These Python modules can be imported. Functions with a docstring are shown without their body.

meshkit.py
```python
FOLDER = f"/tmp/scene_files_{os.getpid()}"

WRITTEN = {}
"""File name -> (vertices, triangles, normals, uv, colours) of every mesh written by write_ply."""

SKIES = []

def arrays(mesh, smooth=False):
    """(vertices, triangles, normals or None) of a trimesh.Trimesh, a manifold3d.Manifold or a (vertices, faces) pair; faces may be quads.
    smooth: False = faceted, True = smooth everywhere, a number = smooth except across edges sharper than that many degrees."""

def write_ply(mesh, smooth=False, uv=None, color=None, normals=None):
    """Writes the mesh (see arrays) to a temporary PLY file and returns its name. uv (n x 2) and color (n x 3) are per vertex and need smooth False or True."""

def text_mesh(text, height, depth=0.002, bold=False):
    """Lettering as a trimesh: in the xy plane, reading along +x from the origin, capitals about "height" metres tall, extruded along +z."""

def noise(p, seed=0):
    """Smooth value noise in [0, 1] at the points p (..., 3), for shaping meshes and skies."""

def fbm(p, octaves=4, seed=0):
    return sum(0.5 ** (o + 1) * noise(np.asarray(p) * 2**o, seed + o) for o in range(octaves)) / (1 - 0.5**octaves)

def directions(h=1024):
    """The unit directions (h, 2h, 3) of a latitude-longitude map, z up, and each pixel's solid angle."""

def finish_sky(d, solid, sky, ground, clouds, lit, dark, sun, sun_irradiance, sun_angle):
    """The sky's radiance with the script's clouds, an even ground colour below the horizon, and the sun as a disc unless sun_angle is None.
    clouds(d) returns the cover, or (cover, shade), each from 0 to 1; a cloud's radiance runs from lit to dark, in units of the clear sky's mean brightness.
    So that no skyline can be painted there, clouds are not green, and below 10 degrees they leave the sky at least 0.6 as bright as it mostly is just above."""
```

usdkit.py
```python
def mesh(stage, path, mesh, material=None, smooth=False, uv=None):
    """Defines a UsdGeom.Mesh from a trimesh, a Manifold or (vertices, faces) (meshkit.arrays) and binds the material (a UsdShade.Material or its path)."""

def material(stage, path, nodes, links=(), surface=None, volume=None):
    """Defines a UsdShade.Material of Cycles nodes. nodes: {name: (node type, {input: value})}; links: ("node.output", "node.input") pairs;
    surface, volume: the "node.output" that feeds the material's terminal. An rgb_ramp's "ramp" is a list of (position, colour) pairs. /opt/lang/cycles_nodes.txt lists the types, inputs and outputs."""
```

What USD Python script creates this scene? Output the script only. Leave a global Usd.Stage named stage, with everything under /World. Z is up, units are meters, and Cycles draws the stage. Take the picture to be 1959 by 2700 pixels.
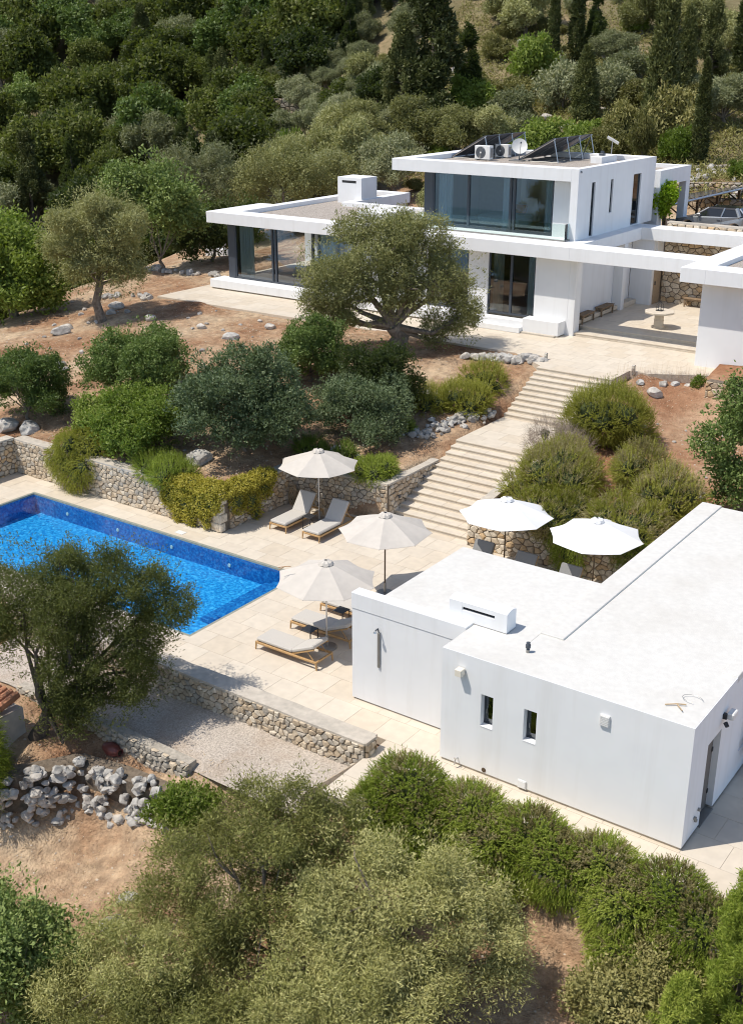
import math, random
import numpy as np
import trimesh, shapely, usdkit, meshkit
from collections import Counter
from shapely.geometry import box as sbox, Polygon, MultiPolygon
from scipy.interpolate import RBFInterpolator
from scipy.spatial import Voronoi
from pxr import Usd, UsdGeom, UsdLux, UsdShade, Gf, Sdf, Vt

# ---------------------------------------------------------------- camera, sky, sun, exposure
stage = Usd.Stage.CreateInMemory()
UsdGeom.SetStageUpAxis(stage, UsdGeom.Tokens.z)
UsdGeom.SetStageMetersPerUnit(stage, 1.0)
UsdGeom.Xform.Define(stage, '/World')
UsdGeom.Scope.Define(stage, '/World/Looks')
YAW, PITCH, ROLL = math.radians(125.2942), math.radians(-21.5459), math.radians(0.0952)
cam = UsdGeom.Camera.Define(stage, '/World/camera')
_f = np.array([math.cos(PITCH) * math.cos(YAW), math.cos(PITCH) * math.sin(YAW), math.sin(PITCH)])
_r = np.array([math.sin(YAW), -math.cos(YAW), 0.0])
_u = np.cross(_r, _f)
_r, _u = math.cos(ROLL) * _r + math.sin(ROLL) * _u, -math.sin(ROLL) * _r + math.cos(ROLL) * _u
CF, CR, CU = _f, _r, _u
cam.AddTransformOp().Set(Gf.Matrix4d(*_r, 0, *_u, 0, *(-_f), 0, 0, 0, 16, 1))
cam.CreateHorizontalApertureAttr(36.0)
cam.CreateVerticalApertureAttr(36.0 * 1024 / 742)
cam.CreateFocalLengthAttr(36.0 * 3072.9 / 1959)
cam.CreateClippingRangeAttr((1.0, 20000.0))
cam.CreateExposureAttr(0.08)

SUN_EL, SUN_AZ = math.radians(62.0), math.atan2(-0.66, -0.75)      # azimuth as atan2(x, y)
sun_dir = np.array([math.cos(SUN_EL) * math.sin(SUN_AZ), math.cos(SUN_EL) * math.cos(SUN_AZ), math.sin(SUN_EL)])
sky_mat = usdkit.material(stage, '/World/Looks/sky', {
    'sky': ('sky_texture', {'sky_type': 'single_scattering', 'sun_disc': False, 'sun_elevation': SUN_EL, 'sun_rotation': SUN_AZ, 'altitude': 100.0}),
    'bg': ('background_shader', {'strength': 0.14})}, [('sky.color', 'bg.color')], surface='bg.background')
dome = UsdLux.DomeLight.Define(stage, '/World/sky')
UsdShade.MaterialBindingAPI.Apply(dome.GetPrim()).Bind(sky_mat)
sun = UsdLux.DistantLight.Define(stage, '/World/sun')
sun.CreateIntensityAttr(1.05)
sun.CreateAngleAttr(0.53)
sun.CreateColorAttr(Gf.Vec3f(1.0, 0.945, 0.865))
sun.GetPrim().CreateAttribute('inputs:normalize', Sdf.ValueTypeNames.Bool).Set(True)
_x = np.cross([0, 0, 1], sun_dir); _x /= np.linalg.norm(_x); _y = np.cross(sun_dir, _x)
sun.AddTransformOp().Set(Gf.Matrix4d(*_x, 0, *_y, 0, *sun_dir, 0, 0, 0, 0, 1))

# ---------------------------------------------------------------- helpers
_names = Counter()


def numbered(parent, name):
    k = _names[(parent, name)]
    _names[(parent, name)] += 1
    return f'{parent}/{name}' + (f'_{k:03d}' if k else '')


def tag(p, label=None, cat=None, group=None, kind=None):
    for k, v in (('label', label), ('category', cat), ('group', group), ('kind', kind)):
        if v:
            p.SetCustomDataByKey(k, v)
    return p


class MB:
    """collects vertices and triangles"""
    def __init__(s):
        s.v, s.f, s.n = [], [], 0

    def add(s, v, f):
        v, f = np.asarray(v, float), np.asarray(f, int)
        if f.shape[1] == 4:
            f = np.vstack([f[:, [0, 1, 2]], f[:, [0, 2, 3]]])
        s.v.append(v); s.f.append(f + s.n); s.n += len(v)
        return s

    def mesh(s, m, T=None):
        v = np.array(m.vertices)
        return s.add(v if T is None else v @ np.asarray(T)[:3, :3].T + np.asarray(T)[:3, 3], m.faces)

    def box(s, x0, x1, y0, y1, z0, z1, bev=0.0, rot=None, at=None):
        x0, x1 = min(x0, x1), max(x0, x1); y0, y1 = min(y0, y1), max(y0, y1); z0, z1 = min(z0, z1), max(z0, z1)
        if bev:
            b = min(bev, (x1 - x0) / 3, (y1 - y0) / 3, (z1 - z0) / 3)
            c = [(x, y, z) for x in (x0, x1) for y in (y0, y1) for z in (z0, z1)]
            pts = []
            for x, y, z in c:
                dx, dy, dz = (b if x == x0 else -b), (b if y == y0 else -b), (b if z == z0 else -b)
                pts += [(x, y + dy, z + dz), (x + dx, y, z + dz), (x + dx, y + dy, z)]
            m = trimesh.convex.convex_hull(np.array(pts)); v, f = np.array(m.vertices), m.faces
        else:
            v = np.array([(x, y, z) for x in (x0, x1) for y in (y0, y1) for z in (z0, z1)])
            f = np.array([(0, 1, 3, 2), (4, 6, 7, 5), (0, 4, 5, 1), (2, 3, 7, 6), (0, 2, 6, 4), (1, 5, 7, 3)])
        if rot is not None:
            v = v @ np.asarray(rot).T
        if at is not None:
            v = v + np.asarray(at)
        return s.add(v, f)

    def tube(s, pts, rad, n=8, caps=True):
        pts = np.asarray(pts, float); k = len(pts)
        rad = np.broadcast_to(rad, (k,)).astype(float)
        t = np.gradient(pts, axis=0); t /= np.linalg.norm(t, axis=1)[:, None] + 1e-12
        a = np.array([0.0, 0, 1]) if abs(t[0][2]) < 0.9 else np.array([1.0, 0, 0])
        V = []
        for i in range(k):
            x = np.cross(a, t[i]); x /= np.linalg.norm(x); y = np.cross(t[i], x)
            an = np.arange(n) * 2 * np.pi / n
            V.append(pts[i] + rad[i] * (np.cos(an)[:, None] * x + np.sin(an)[:, None] * y))
        F = []
        for i in range(k - 1):
            for j in range(n):
                q = (j + 1) % n
                F.append((i * n + j, i * n + q, (i + 1) * n + q, (i + 1) * n + j))
        s.add(np.vstack(V), F)
        if caps:
            for i, r in ((0, -1), (k - 1, 1)):
                c = V[i]; s.add(np.vstack([c, pts[i]]), [((j, (j + 1) % n, n) if r > 0 else ((j + 1) % n, j, n)) for j in range(n)])
        return s

    def lathe(s, prof, n=20, at=(0, 0, 0)):
        prof = np.asarray(prof, float); an = np.arange(n) * 2 * np.pi / n
        V = np.vstack([np.stack([r * np.cos(an), r * np.sin(an), 0 * an + z], 1) for r, z in prof]) + np.asarray(at)
        F = [(i * n + j, i * n + (j + 1) % n, (i + 1) * n + (j + 1) % n, (i + 1) * n + j) for i in range(len(prof) - 1) for j in range(n)]
        return s.add(V, F)

    def prism(s, poly, z0, z1):
        for g in (poly.geoms if hasattr(poly, 'geoms') else [poly]):
            if g.geom_type == 'Polygon' and g.area > 1e-6:
                m = trimesh.creation.extrude_polygon(g, z1 - z0); s.add(np.array(m.vertices) + [0, 0, z0], m.faces)
        return s

    def wall(s, poly, axis, c0, c1):
        """poly in (horizontal, z); extruded along y (axis 'y': horizontal = x) or along x (axis 'x': horizontal = y)"""
        m = trimesh.creation.extrude_polygon(poly, c1 - c0); v = np.array(m.vertices)
        if axis == 'y':
            return s.add(np.stack([v[:, 0], c0 + v[:, 2], v[:, 1]], 1), m.faces[:, ::-1])
        return s.add(np.stack([c0 + v[:, 2], v[:, 0], v[:, 1]], 1), m.faces)

    def arr(s):
        return np.vstack(s.v), np.vstack(s.f)


def thing(name, label, cat, loc=(0, 0, 0), rz=0.0, group=None, kind=None):
    x = UsdGeom.Xform.Define(stage, numbered('/World', name))
    x.AddTranslateOp().Set(Gf.Vec3d(*map(float, loc)))
    if rz:
        x.AddRotateZOp().Set(float(rz))
    t = tag(x.GetPrim(), label, cat, group, kind)
    LOC[str(t.GetPath())] = np.array(loc, float)
    return t


LOC = {}


def part(parent, name, mb, mat, smooth=False, label=None, kind=None):
    """a part of a thing; mb is in world coordinates for things placed by thing(loc)"""
    pp = str(parent.GetPath())
    off = LOC.get(pp, np.zeros(3))
    v, f = mb.arr() if isinstance(mb, MB) else mb
    path = numbered(pp, name)
    p = usdkit.mesh(stage, path, (np.asarray(v) - off, f), M[mat] if isinstance(mat, str) else mat, smooth=smooth).GetPrim()
    LOC[path] = off
    return tag(p, label, None, None, kind)


def solo(name, mb, mat, label=None, cat=None, group=None, kind=None, smooth=False):
    v, f = mb.arr() if isinstance(mb, MB) else mb
    p = usdkit.mesh(stage, numbered('/World', name), (v, f), M[mat] if isinstance(mat, str) else mat, smooth=smooth).GetPrim()
    return tag(p, label, cat, group, kind)


def proto(name):
    """a class prim that copies reference"""
    x = UsdGeom.Xform.Define(stage, '/World/kind_' + name)
    x.GetPrim().SetSpecifier(Sdf.SpecifierClass)
    return x.GetPrim()


def copy(pr, name, label, cat, loc, rz=0.0, sc=1.0, group=None):
    x = UsdGeom.Xform.Define(stage, numbered('/World', name))
    x.AddTranslateOp().Set(Gf.Vec3d(*map(float, loc)))
    if rz:
        x.AddRotateZOp().Set(float(rz))
    if np.ndim(sc) or sc != 1.0:
        x.AddScaleOp().Set(Gf.Vec3f(*map(float, np.broadcast_to(sc, (3,)))))
    p = x.GetPrim()
    p.GetReferences().AddInternalReference(pr.GetPath())
    p.SetInstanceable(True)
    return tag(p, label, cat, group)

# ---------------------------------------------------------------- materials
M = {}


def mat(name, nodes, links, surface='p.BSDF', volume=None):
    M[name] = usdkit.material(stage, '/World/Looks/' + name, nodes, links, surface=surface, volume=volume)
    return M[name]


def plain(name, col, rough=0.6, metal=0.0, var=0.06, scale=6.0, bump=0.0, bscale=60.0, spec=0.4, stain=None, sscale=0.6, samt=0.0, streak=False, **kw):
    """a colour with soft noise mottling, optional stains and fine relief"""
    c = np.array(col, float)
    N = {'g': ('geometry', {}), 'n': ('noise_texture', {'scale': scale, 'detail': 4.0}),
         'r': ('rgb_ramp', {'ramp': [(0.3, tuple(c * (1 - var))), (0.7, tuple(np.minimum(c * (1 + var), 0.95)))]}),
         'p': ('principled_bsdf', {'roughness': rough, 'metallic': metal, 'specular_ior_level': spec, **kw})}
    L = [('g.position', 'n.vector'), ('n.fac', 'r.fac')]
    out = 'r.color'
    if samt:
        N['sn'] = ('noise_texture', {'scale': sscale, 'detail': 6.0, 'roughness': 0.65})
        N['sr'] = ('rgb_ramp', {'ramp': [(0.5, (0, 0, 0)), (0.75, (samt, samt, samt))]})
        N['mx'] = ('mix_color', {'b': stain})
        if streak:
            N['mp'] = ('mapping', {'scale': (2.4, 2.4, 0.2)})
            L += [('g.position', 'mp.vector'), ('mp.vector', 'sn.vector')]
        else:
            L.append(('g.position', 'sn.vector'))
        L += [('sn.fac', 'sr.fac'), ('sr.color', 'mx.fac'), ('r.color', 'mx.a')]
        out = 'mx.result'
    L.append((out, 'p.base_color'))
    if bump:
        N['bn'] = ('noise_texture', {'scale': bscale, 'detail': 3.0})
        N['b'] = ('bump', {'strength': bump, 'distance': 0.02})
        L += [('g.position', 'bn.vector'), ('bn.fac', 'b.height'), ('b.normal', 'p.normal')]
    return mat(name, N, L)


plain('white_render', (0.765, 0.765, 0.76), 0.85, var=0.02, scale=1.5, bump=0.12, bscale=90, spec=0.2, stain=(0.62, 0.60, 0.56), samt=0.36, sscale=0.9, streak=True)
plain('white_roof', (0.63, 0.613, 0.572), 0.85, var=0.05, scale=7.0, bump=0.3, bscale=60, spec=0.2, stain=(0.47, 0.43, 0.37), samt=0.4, sscale=0.38)
for i, c in enumerate([(0.615, 0.535, 0.425), (0.597, 0.514, 0.402), (0.635, 0.56, 0.452), (0.61, 0.535, 0.43)]):
    plain(f'limestone_{i}', c, 0.6, var=0.06, scale=3.5, bump=0.08, bscale=50, stain=tuple(np.array(c) * 0.8), samt=0.3, sscale=0.8)
    M[f'limestone_{i}']
plain('grout', (0.53, 0.45, 0.35), 0.9, var=0.1, scale=8)
for i, c in enumerate([(0.53, 0.435, 0.315), (0.47, 0.37, 0.255), (0.40, 0.355, 0.29), (0.53, 0.375, 0.215), (0.60, 0.52, 0.405)]):
    plain(f'wall_stone_{i}', c, 0.85, var=0.22, scale=9, bump=0.7, bscale=26, stain=tuple(np.array(c) * 0.5), samt=0.5, sscale=3.0)
plain('wall_core', (0.16, 0.125, 0.09), 0.95, var=0.3, scale=10, bump=0.6, bscale=30)
plain('concrete_cap', (0.50, 0.445, 0.37), 0.9, var=0.12, scale=5, bump=0.5, bscale=40, stain=(0.28, 0.26, 0.22), samt=0.5, sscale=1.5)
for i, c in enumerate([(0.44, 0.42, 0.385), (0.35, 0.33, 0.30), (0.48, 0.44, 0.385)]):
    plain(f'field_rock_{i}', c, 0.85, var=0.3, scale=5, bump=0.8, bscale=16, stain=(0.12, 0.10, 0.08), samt=0.7, sscale=2.6)
plain('teak', (0.46, 0.28, 0.12), 0.5, var=0.18, scale=14)
plain('old_wood', (0.24, 0.165, 0.10), 0.75, var=0.25, scale=16)
plain('cushion', (0.52, 0.49, 0.445), 0.95, var=0.08, scale=60, bump=0.3, bscale=220, spec=0.1)
plain('cushion_dark', (0.24, 0.24, 0.235), 0.95, var=0.08, scale=60, bump=0.3, bscale=220, spec=0.1)
plain('fabric_beige', (0.56, 0.515, 0.455), 0.95, var=0.04, scale=5, bump=0.1, bscale=150, spec=0.1, stain=(0.45, 0.41, 0.36), samt=0.25, sscale=1.2)
plain('fabric_white', (0.77, 0.77, 0.765), 0.95, var=0.02, scale=5, spec=0.1)
plain('black_metal', (0.025, 0.025, 0.027), 0.45, spec=0.5)
plain('grey_metal', (0.30, 0.29, 0.27), 0.4, metal=0.6)
plain('silver_metal', (0.62, 0.62, 0.62), 0.3, metal=0.9)
plain('dark_frame', (0.055, 0.065, 0.08), 0.4, spec=0.5)
plain('dark_void', (0.03, 0.03, 0.03), 0.9)
plain('bronze', (0.10, 0.07, 0.045), 0.45, metal=0.5)
plain('door_wood', (0.36, 0.27, 0.18), 0.6, var=0.12, scale=9)
plain('grey_door', (0.15, 0.135, 0.12), 0.6, var=0.05)
plain('terracotta', (0.42, 0.19, 0.10), 0.8, var=0.2, scale=8, bump=0.2, bscale=30)
plain('dark_red_pot', (0.16, 0.045, 0.035), 0.4, var=0.1)
plain('wicker', (0.42, 0.31, 0.19), 0.8, var=0.25, scale=60)
plain('curtain', (0.74, 0.80, 0.78), 0.95, var=0.03, scale=6, spec=0.1)
plain('curtain_blue', (0.64, 0.76, 0.82), 0.95, var=0.03, scale=6, spec=0.1)
plain('bed_linen', (0.55, 0.63, 0.66), 0.95, var=0.08, scale=12, bump=0.3, bscale=15, spec=0.1)
plain('orange_cloth', (0.42, 0.12, 0.04), 0.95)
plain('interior', (0.42, 0.42, 0.40), 0.9)
plain('light_box', (0.72, 0.66, 0.55), 0.5, var=0.03)
plain('ac_white', (0.70, 0.69, 0.66), 0.5)
plain('bark', (0.19, 0.155, 0.12), 0.95, var=0.4, scale=7, bump=0.9, bscale=18)
plain('bark_dark', (0.10, 0.08, 0.06), 0.95, var=0.4, scale=7, bump=0.9, bscale=18)
plain('car_silver', (0.52, 0.54, 0.55), 0.25, metal=0.75, var=0.01)
plain('car_glass', (0.012, 0.014, 0.016), 0.05, spec=0.8)
plain('tyre', (0.02, 0.02, 0.02), 0.8)
plain('tail_red', (0.25, 0.01, 0.012), 0.2)
plain('solar_back', (0.10, 0.10, 0.11), 0.5)
plain('solar_cell', (0.012, 0.016, 0.035), 0.12, spec=0.7)
plain('pool_edge', (0.26, 0.27, 0.22), 0.7, var=0.15, scale=8)
plain('gravel_roof', (0.36, 0.315, 0.27), 0.95, var=0.45, scale=16, bump=1.0, bscale=14)
plain('gravel_yard', (0.44, 0.38, 0.315), 0.95, var=0.32, scale=22, bump=0.9, bscale=30, stain=(0.30, 0.20, 0.12), samt=0.6, sscale=0.5)
for i, c in enumerate([(0.40, 0.26, 0.15), (0.47, 0.34, 0.20), (0.33, 0.19, 0.10)]):
    plain(f'dry_stem_{i}', c, 0.95, var=0.2, scale=20)
plain('paving_pale', (0.60, 0.54, 0.46), 0.7, var=0.06, scale=3, stain=(0.46, 0.40, 0.33), samt=0.3)
plain('sea', (0.07, 0.15, 0.21), 0.2, spec=0.5, var=0.1, scale=0.01, bump=0.3, bscale=0.3)

# red-brown Mediterranean soil with dry straw, litter and chips of limestone
mat('soil', {
    'g': ('geometry', {}), 'n1': ('noise_texture', {'scale': 0.28, 'detail': 5.0, 'roughness': 0.6}), 'n2': ('noise_texture', {'scale': 3.2, 'detail': 6.0, 'roughness': 0.7}),
    'r1': ('rgb_ramp', {'ramp': [(0.34, (0.285, 0.155, 0.088)), (0.47, (0.395, 0.258, 0.162)), (0.62, (0.52, 0.40, 0.275))]}),
    'r2': ('rgb_ramp', {'ramp': [(0.35, (0.60, 0.58, 0.56)), (0.65, (1.18, 1.15, 1.1))]}), 'm': ('mix_color', {'blend_type': 'multiply', 'fac': 1.0, 'use_clamp': False}),
    'v': ('voronoi_texture', {'scale': 7.5, 'randomness': 1.0}), 'vr': ('rgb_ramp', {'ramp': [(0.10, (1, 1, 1)), (0.17, (0, 0, 0))]}),
    'n3': ('noise_texture', {'scale': 0.9, 'detail': 3.0}), 'r3': ('rgb_ramp', {'ramp': [(0.48, (0, 0, 0)), (0.62, (0.75, 0.75, 0.75))]}), 'mm': ('math', {'math_type': 'multiply'}),
    'm2': ('mix_color', {'b': (0.50, 0.45, 0.38)}), 'xyz': ('separate_xyz', {}), 'far': ('map_range', {'from_min': 74.0, 'from_max': 88.0, 'to_max': 0.8, 'clamp': True}), 'fn': ('noise_texture', {'scale': 0.16, 'detail': 5.0, 'roughness': 0.65}), 'fr': ('rgb_ramp', {'ramp': [(0.36, (0.085, 0.09, 0.038)), (0.54, (0.17, 0.155, 0.08)), (0.70, (0.36, 0.28, 0.165))]}), 'm3': ('mix_color', {}), 'ex': ('map_range', {'from_min': -19.5, 'from_max': -17.5, 'clamp': True}), 'ey': ('map_range', {'from_min': 27.0, 'from_max': 31.0, 'to_max': 0.42, 'clamp': True}), 'em': ('math', {'math_type': 'multiply'}), 'm4': ('mix_color', {'b': (0.33, 0.15, 0.08)}), 'bn': ('noise_texture', {'scale': 14.0, 'detail': 5.0}), 'b': ('bump', {'strength': 0.9, 'distance': 0.08}), 'p': ('principled_bsdf', {'roughness': 0.95, 'specular_ior_level': 0.1})},
    [('g.position', 'n1.vector'), ('g.position', 'n2.vector'), ('g.position', 'v.vector'), ('g.position', 'n3.vector'), ('g.position', 'bn.vector'), ('n1.fac', 'r1.fac'), ('n2.fac', 'r2.fac'), ('r1.color', 'm.a'), ('r2.color', 'm.b'),
     ('v.distance', 'vr.fac'), ('n3.fac', 'r3.fac'), ('vr.color', 'mm.value1'), ('r3.color', 'mm.value2'), ('mm.value', 'm2.fac'), ('m.result', 'm2.a'), ('g.position', 'xyz.vector'), ('xyz.y', 'far.value'), ('g.position', 'fn.vector'), ('fn.fac', 'fr.fac'), ('far.result', 'm3.fac'), ('xyz.x', 'ex.value'), ('xyz.y', 'ey.value'), ('ex.result', 'em.value1'), ('ey.result', 'em.value2'), ('em.value', 'm4.fac'), ('m2.result', 'm4.a'), ('m4.result', 'm3.a'), ('fr.color', 'm3.b'), ('m3.result', 'p.base_color'), ('bn.fac', 'b.height'), ('b.normal', 'p.normal')])

# pool mosaic: blue tiles, with caustic ripple light painted in as speckle
mat('pool_mosaic_caustics', {
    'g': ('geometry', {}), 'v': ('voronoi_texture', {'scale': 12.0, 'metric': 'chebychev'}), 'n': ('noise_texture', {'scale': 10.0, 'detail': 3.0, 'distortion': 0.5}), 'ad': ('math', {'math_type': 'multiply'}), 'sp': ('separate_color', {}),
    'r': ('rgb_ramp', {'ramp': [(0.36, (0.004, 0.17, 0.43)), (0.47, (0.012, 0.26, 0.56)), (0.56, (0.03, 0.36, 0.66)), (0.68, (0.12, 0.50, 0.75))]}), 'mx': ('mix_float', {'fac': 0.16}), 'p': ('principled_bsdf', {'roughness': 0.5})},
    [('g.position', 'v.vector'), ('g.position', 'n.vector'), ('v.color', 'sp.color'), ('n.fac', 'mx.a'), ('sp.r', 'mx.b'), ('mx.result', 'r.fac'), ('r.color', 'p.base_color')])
mat('pool_mosaic_shaded', {  # darker copy: depth shade and ripple light painted into the mosaic blues
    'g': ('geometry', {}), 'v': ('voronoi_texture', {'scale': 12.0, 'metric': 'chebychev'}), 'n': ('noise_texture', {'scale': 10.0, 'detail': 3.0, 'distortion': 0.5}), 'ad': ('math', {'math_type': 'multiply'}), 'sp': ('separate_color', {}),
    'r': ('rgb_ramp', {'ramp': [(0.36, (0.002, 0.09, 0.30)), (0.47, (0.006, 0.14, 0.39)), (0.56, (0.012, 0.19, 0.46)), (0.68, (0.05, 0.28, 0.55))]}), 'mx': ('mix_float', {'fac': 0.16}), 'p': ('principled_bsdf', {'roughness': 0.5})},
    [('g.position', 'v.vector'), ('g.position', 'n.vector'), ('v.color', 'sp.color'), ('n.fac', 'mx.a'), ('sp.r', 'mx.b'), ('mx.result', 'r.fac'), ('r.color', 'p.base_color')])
mat('pool_water', {
    'g': ('geometry', {}), 'n': ('noise_texture', {'scale': 2.2, 'detail': 2.0}), 'b': ('bump', {'strength': 0.25, 'distance': 0.05}), 't': ('transparent_bsdf', {'color': (0.74, 0.92, 0.985)}), 's': ('glossy_bsdf', {'roughness': 0.03, 'color': (1, 1, 1)}),
    'f': ('fresnel', {'IOR': 1.33}), 'm': ('mix_closure', {})},
    [('g.position', 'n.vector'), ('n.fac', 'b.height'), ('b.normal', 's.normal'), ('f.fac', 'm.fac'), ('t.BSDF', 'm.closure1'), ('s.BSDF', 'm.closure2')], surface='m.closure')


def glass(name, tint, ior=1.9):
    mat(name, {'t': ('transparent_bsdf', {'color': tint}), 's': ('glossy_bsdf', {'roughness': 0.0, 'color': (0.9, 0.95, 1.0)}), 'f': ('fresnel', {'IOR': ior}), 'm': ('mix_closure', {})},
        [('f.fac', 'm.fac'), ('t.BSDF', 'm.closure1'), ('s.BSDF', 'm.closure2')], surface='m.closure')


glass('window_glass', (0.82, 0.89, 0.92), 2.25)
glass('slit_glass', (0.22, 0.27, 0.29), 1.6)
glass('clear_glass', (0.86, 0.93, 0.92), 1.5)


def leaf(name, dark, mid, lite, trans=0.42, s1=1.1, s2=26.0, rough=0.45):
    tr = np.array(mid) * np.array([1.25, 1.3, 0.7])
    mat(name, {
        'g': ('geometry', {}), 'o': ('object_info', {}), 'n1': ('noise_texture', {'scale': s1, 'detail': 2.0}), 'n2': ('noise_texture', {'scale': s2, 'detail': 1.0}), 'a': ('math', {'math_type': 'multiply_add', 'value2': 0.45}), 'b': ('math', {'math_type': 'multiply_add', 'value2': 0.75, 'value3': -0.20}),
        'c': ('math', {'math_type': 'multiply_add', 'value2': 0.30, 'value3': 0.0}), 'r': ('rgb_ramp', {'ramp': [(0.30, dark), (0.52, mid), (0.78, lite)]}), 'p': ('principled_bsdf', {'roughness': rough, 'specular_ior_level': 0.22}),
        't': ('translucent_bsdf', {'color': tuple(tr)}), 'm': ('mix_closure', {'fac': trans})},
        [('g.position', 'n1.vector'), ('g.position', 'n2.vector'), ('n2.fac', 'b.value1'), ('n1.fac', 'a.value1'), ('b.value', 'a.value3'), ('o.random', 'c.value1'), ('a.value', 'c.value3'), ('c.value', 'r.fac'), ('r.color', 'p.base_color'), ('p.BSDF', 'm.closure1'), ('t.BSDF', 'm.closure2')], surface='m.closure')


leaf('leaf_oak', (0.026, 0.038, 0.009), (0.098, 0.121, 0.029), (0.235, 0.258, 0.071))
leaf('leaf_oak_dark', (0.017, 0.027, 0.009), (0.065, 0.088, 0.025), (0.164, 0.184, 0.061))
leaf('leaf_olive', (0.094, 0.100, 0.037), (0.277, 0.277, 0.105), (0.494, 0.481, 0.227), 0.2)
leaf('leaf_olive_near', (0.078, 0.084, 0.024), (0.269, 0.269, 0.077), (0.552, 0.517, 0.218), 0.2, 1.4, 18.0)
leaf('leaf_olive_dark', (.045, .056, .016), (.150, .170, .050), (.34, .35, .145))
leaf('leaf_olive_grey', (0.088, 0.098, 0.050), (0.236, 0.250, 0.124), (0.403, 0.403, 0.234), 0.2)
leaf('leaf_cypress', (0.023, 0.032, 0.010), (0.077, 0.090, 0.027), (0.195, 0.202, 0.070), 0.1, 1.0, 9.0)
leaf('leaf_lentisk', (0.037, 0.062, 0.015), (0.141, 0.200, 0.051), (0.342, 0.401, 0.131), 0.25, 1.5, 20.0)
leaf('leaf_carob_blue', (0.045, 0.070, 0.030), (0.171, 0.220, 0.107), (0.429, 0.472, 0.272), 0.2, 1.5, 20.0)
leaf('leaf_bright', (0.057, 0.092, 0.011), (0.167, 0.230, 0.037), (0.360, 0.420, 0.102), 0.35, 1.5, 20.0)
leaf('leaf_rosemary', (0.075, 0.083, 0.013), (0.277, 0.281, 0.049), (0.520, 0.494, 0.117), 0.4, 1.4, 14.0)
leaf('leaf_rosemary_brown', (0.106, 0.090, 0.037), (0.331, 0.284, 0.135), (0.559, 0.481, 0.273), 0.4, 1.4, 14.0)
leaf('leaf_hedge', (0.062, 0.085, 0.014), (0.256, 0.319, 0.049), (0.508, 0.545, 0.120), 0.4, 1.2, 14.0)
leaf('leaf_yellow', (0.112, 0.106, 0.018), (0.351, 0.311, 0.047), (0.611, 0.520, 0.098), 0.35, 1.6, 18.0)
leaf('leaf_grey_dry', (0.212, 0.169, 0.132), (0.398, 0.317, 0.267), (0.582, 0.480, 0.407), 0.1, 1.5, 20.0)
leaf('leaf_maquis', (0.075, 0.077, 0.025), (0.216, 0.205, 0.065), (0.390, 0.351, 0.137), 0.2)
leaf('leaf_vine', (0.078, 0.151, 0.008), (0.197, 0.314, 0.015), (0.345, 0.461, 0.039), 0.4, 1.5, 20.0)
plain('stone_chip', (0.50, 0.42, 0.33), 0.9, var=0.25, scale=9)
plain('twig_dark', (0.055, 0.07, 0.022), 0.95, var=0.4, scale=12)

# ---------------------------------------------------------------- terrain heights
def uv(u, v):
    return 0.8162 * u - 0.5777 * v, 0.5777 * u + 0.8162 * v


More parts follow.
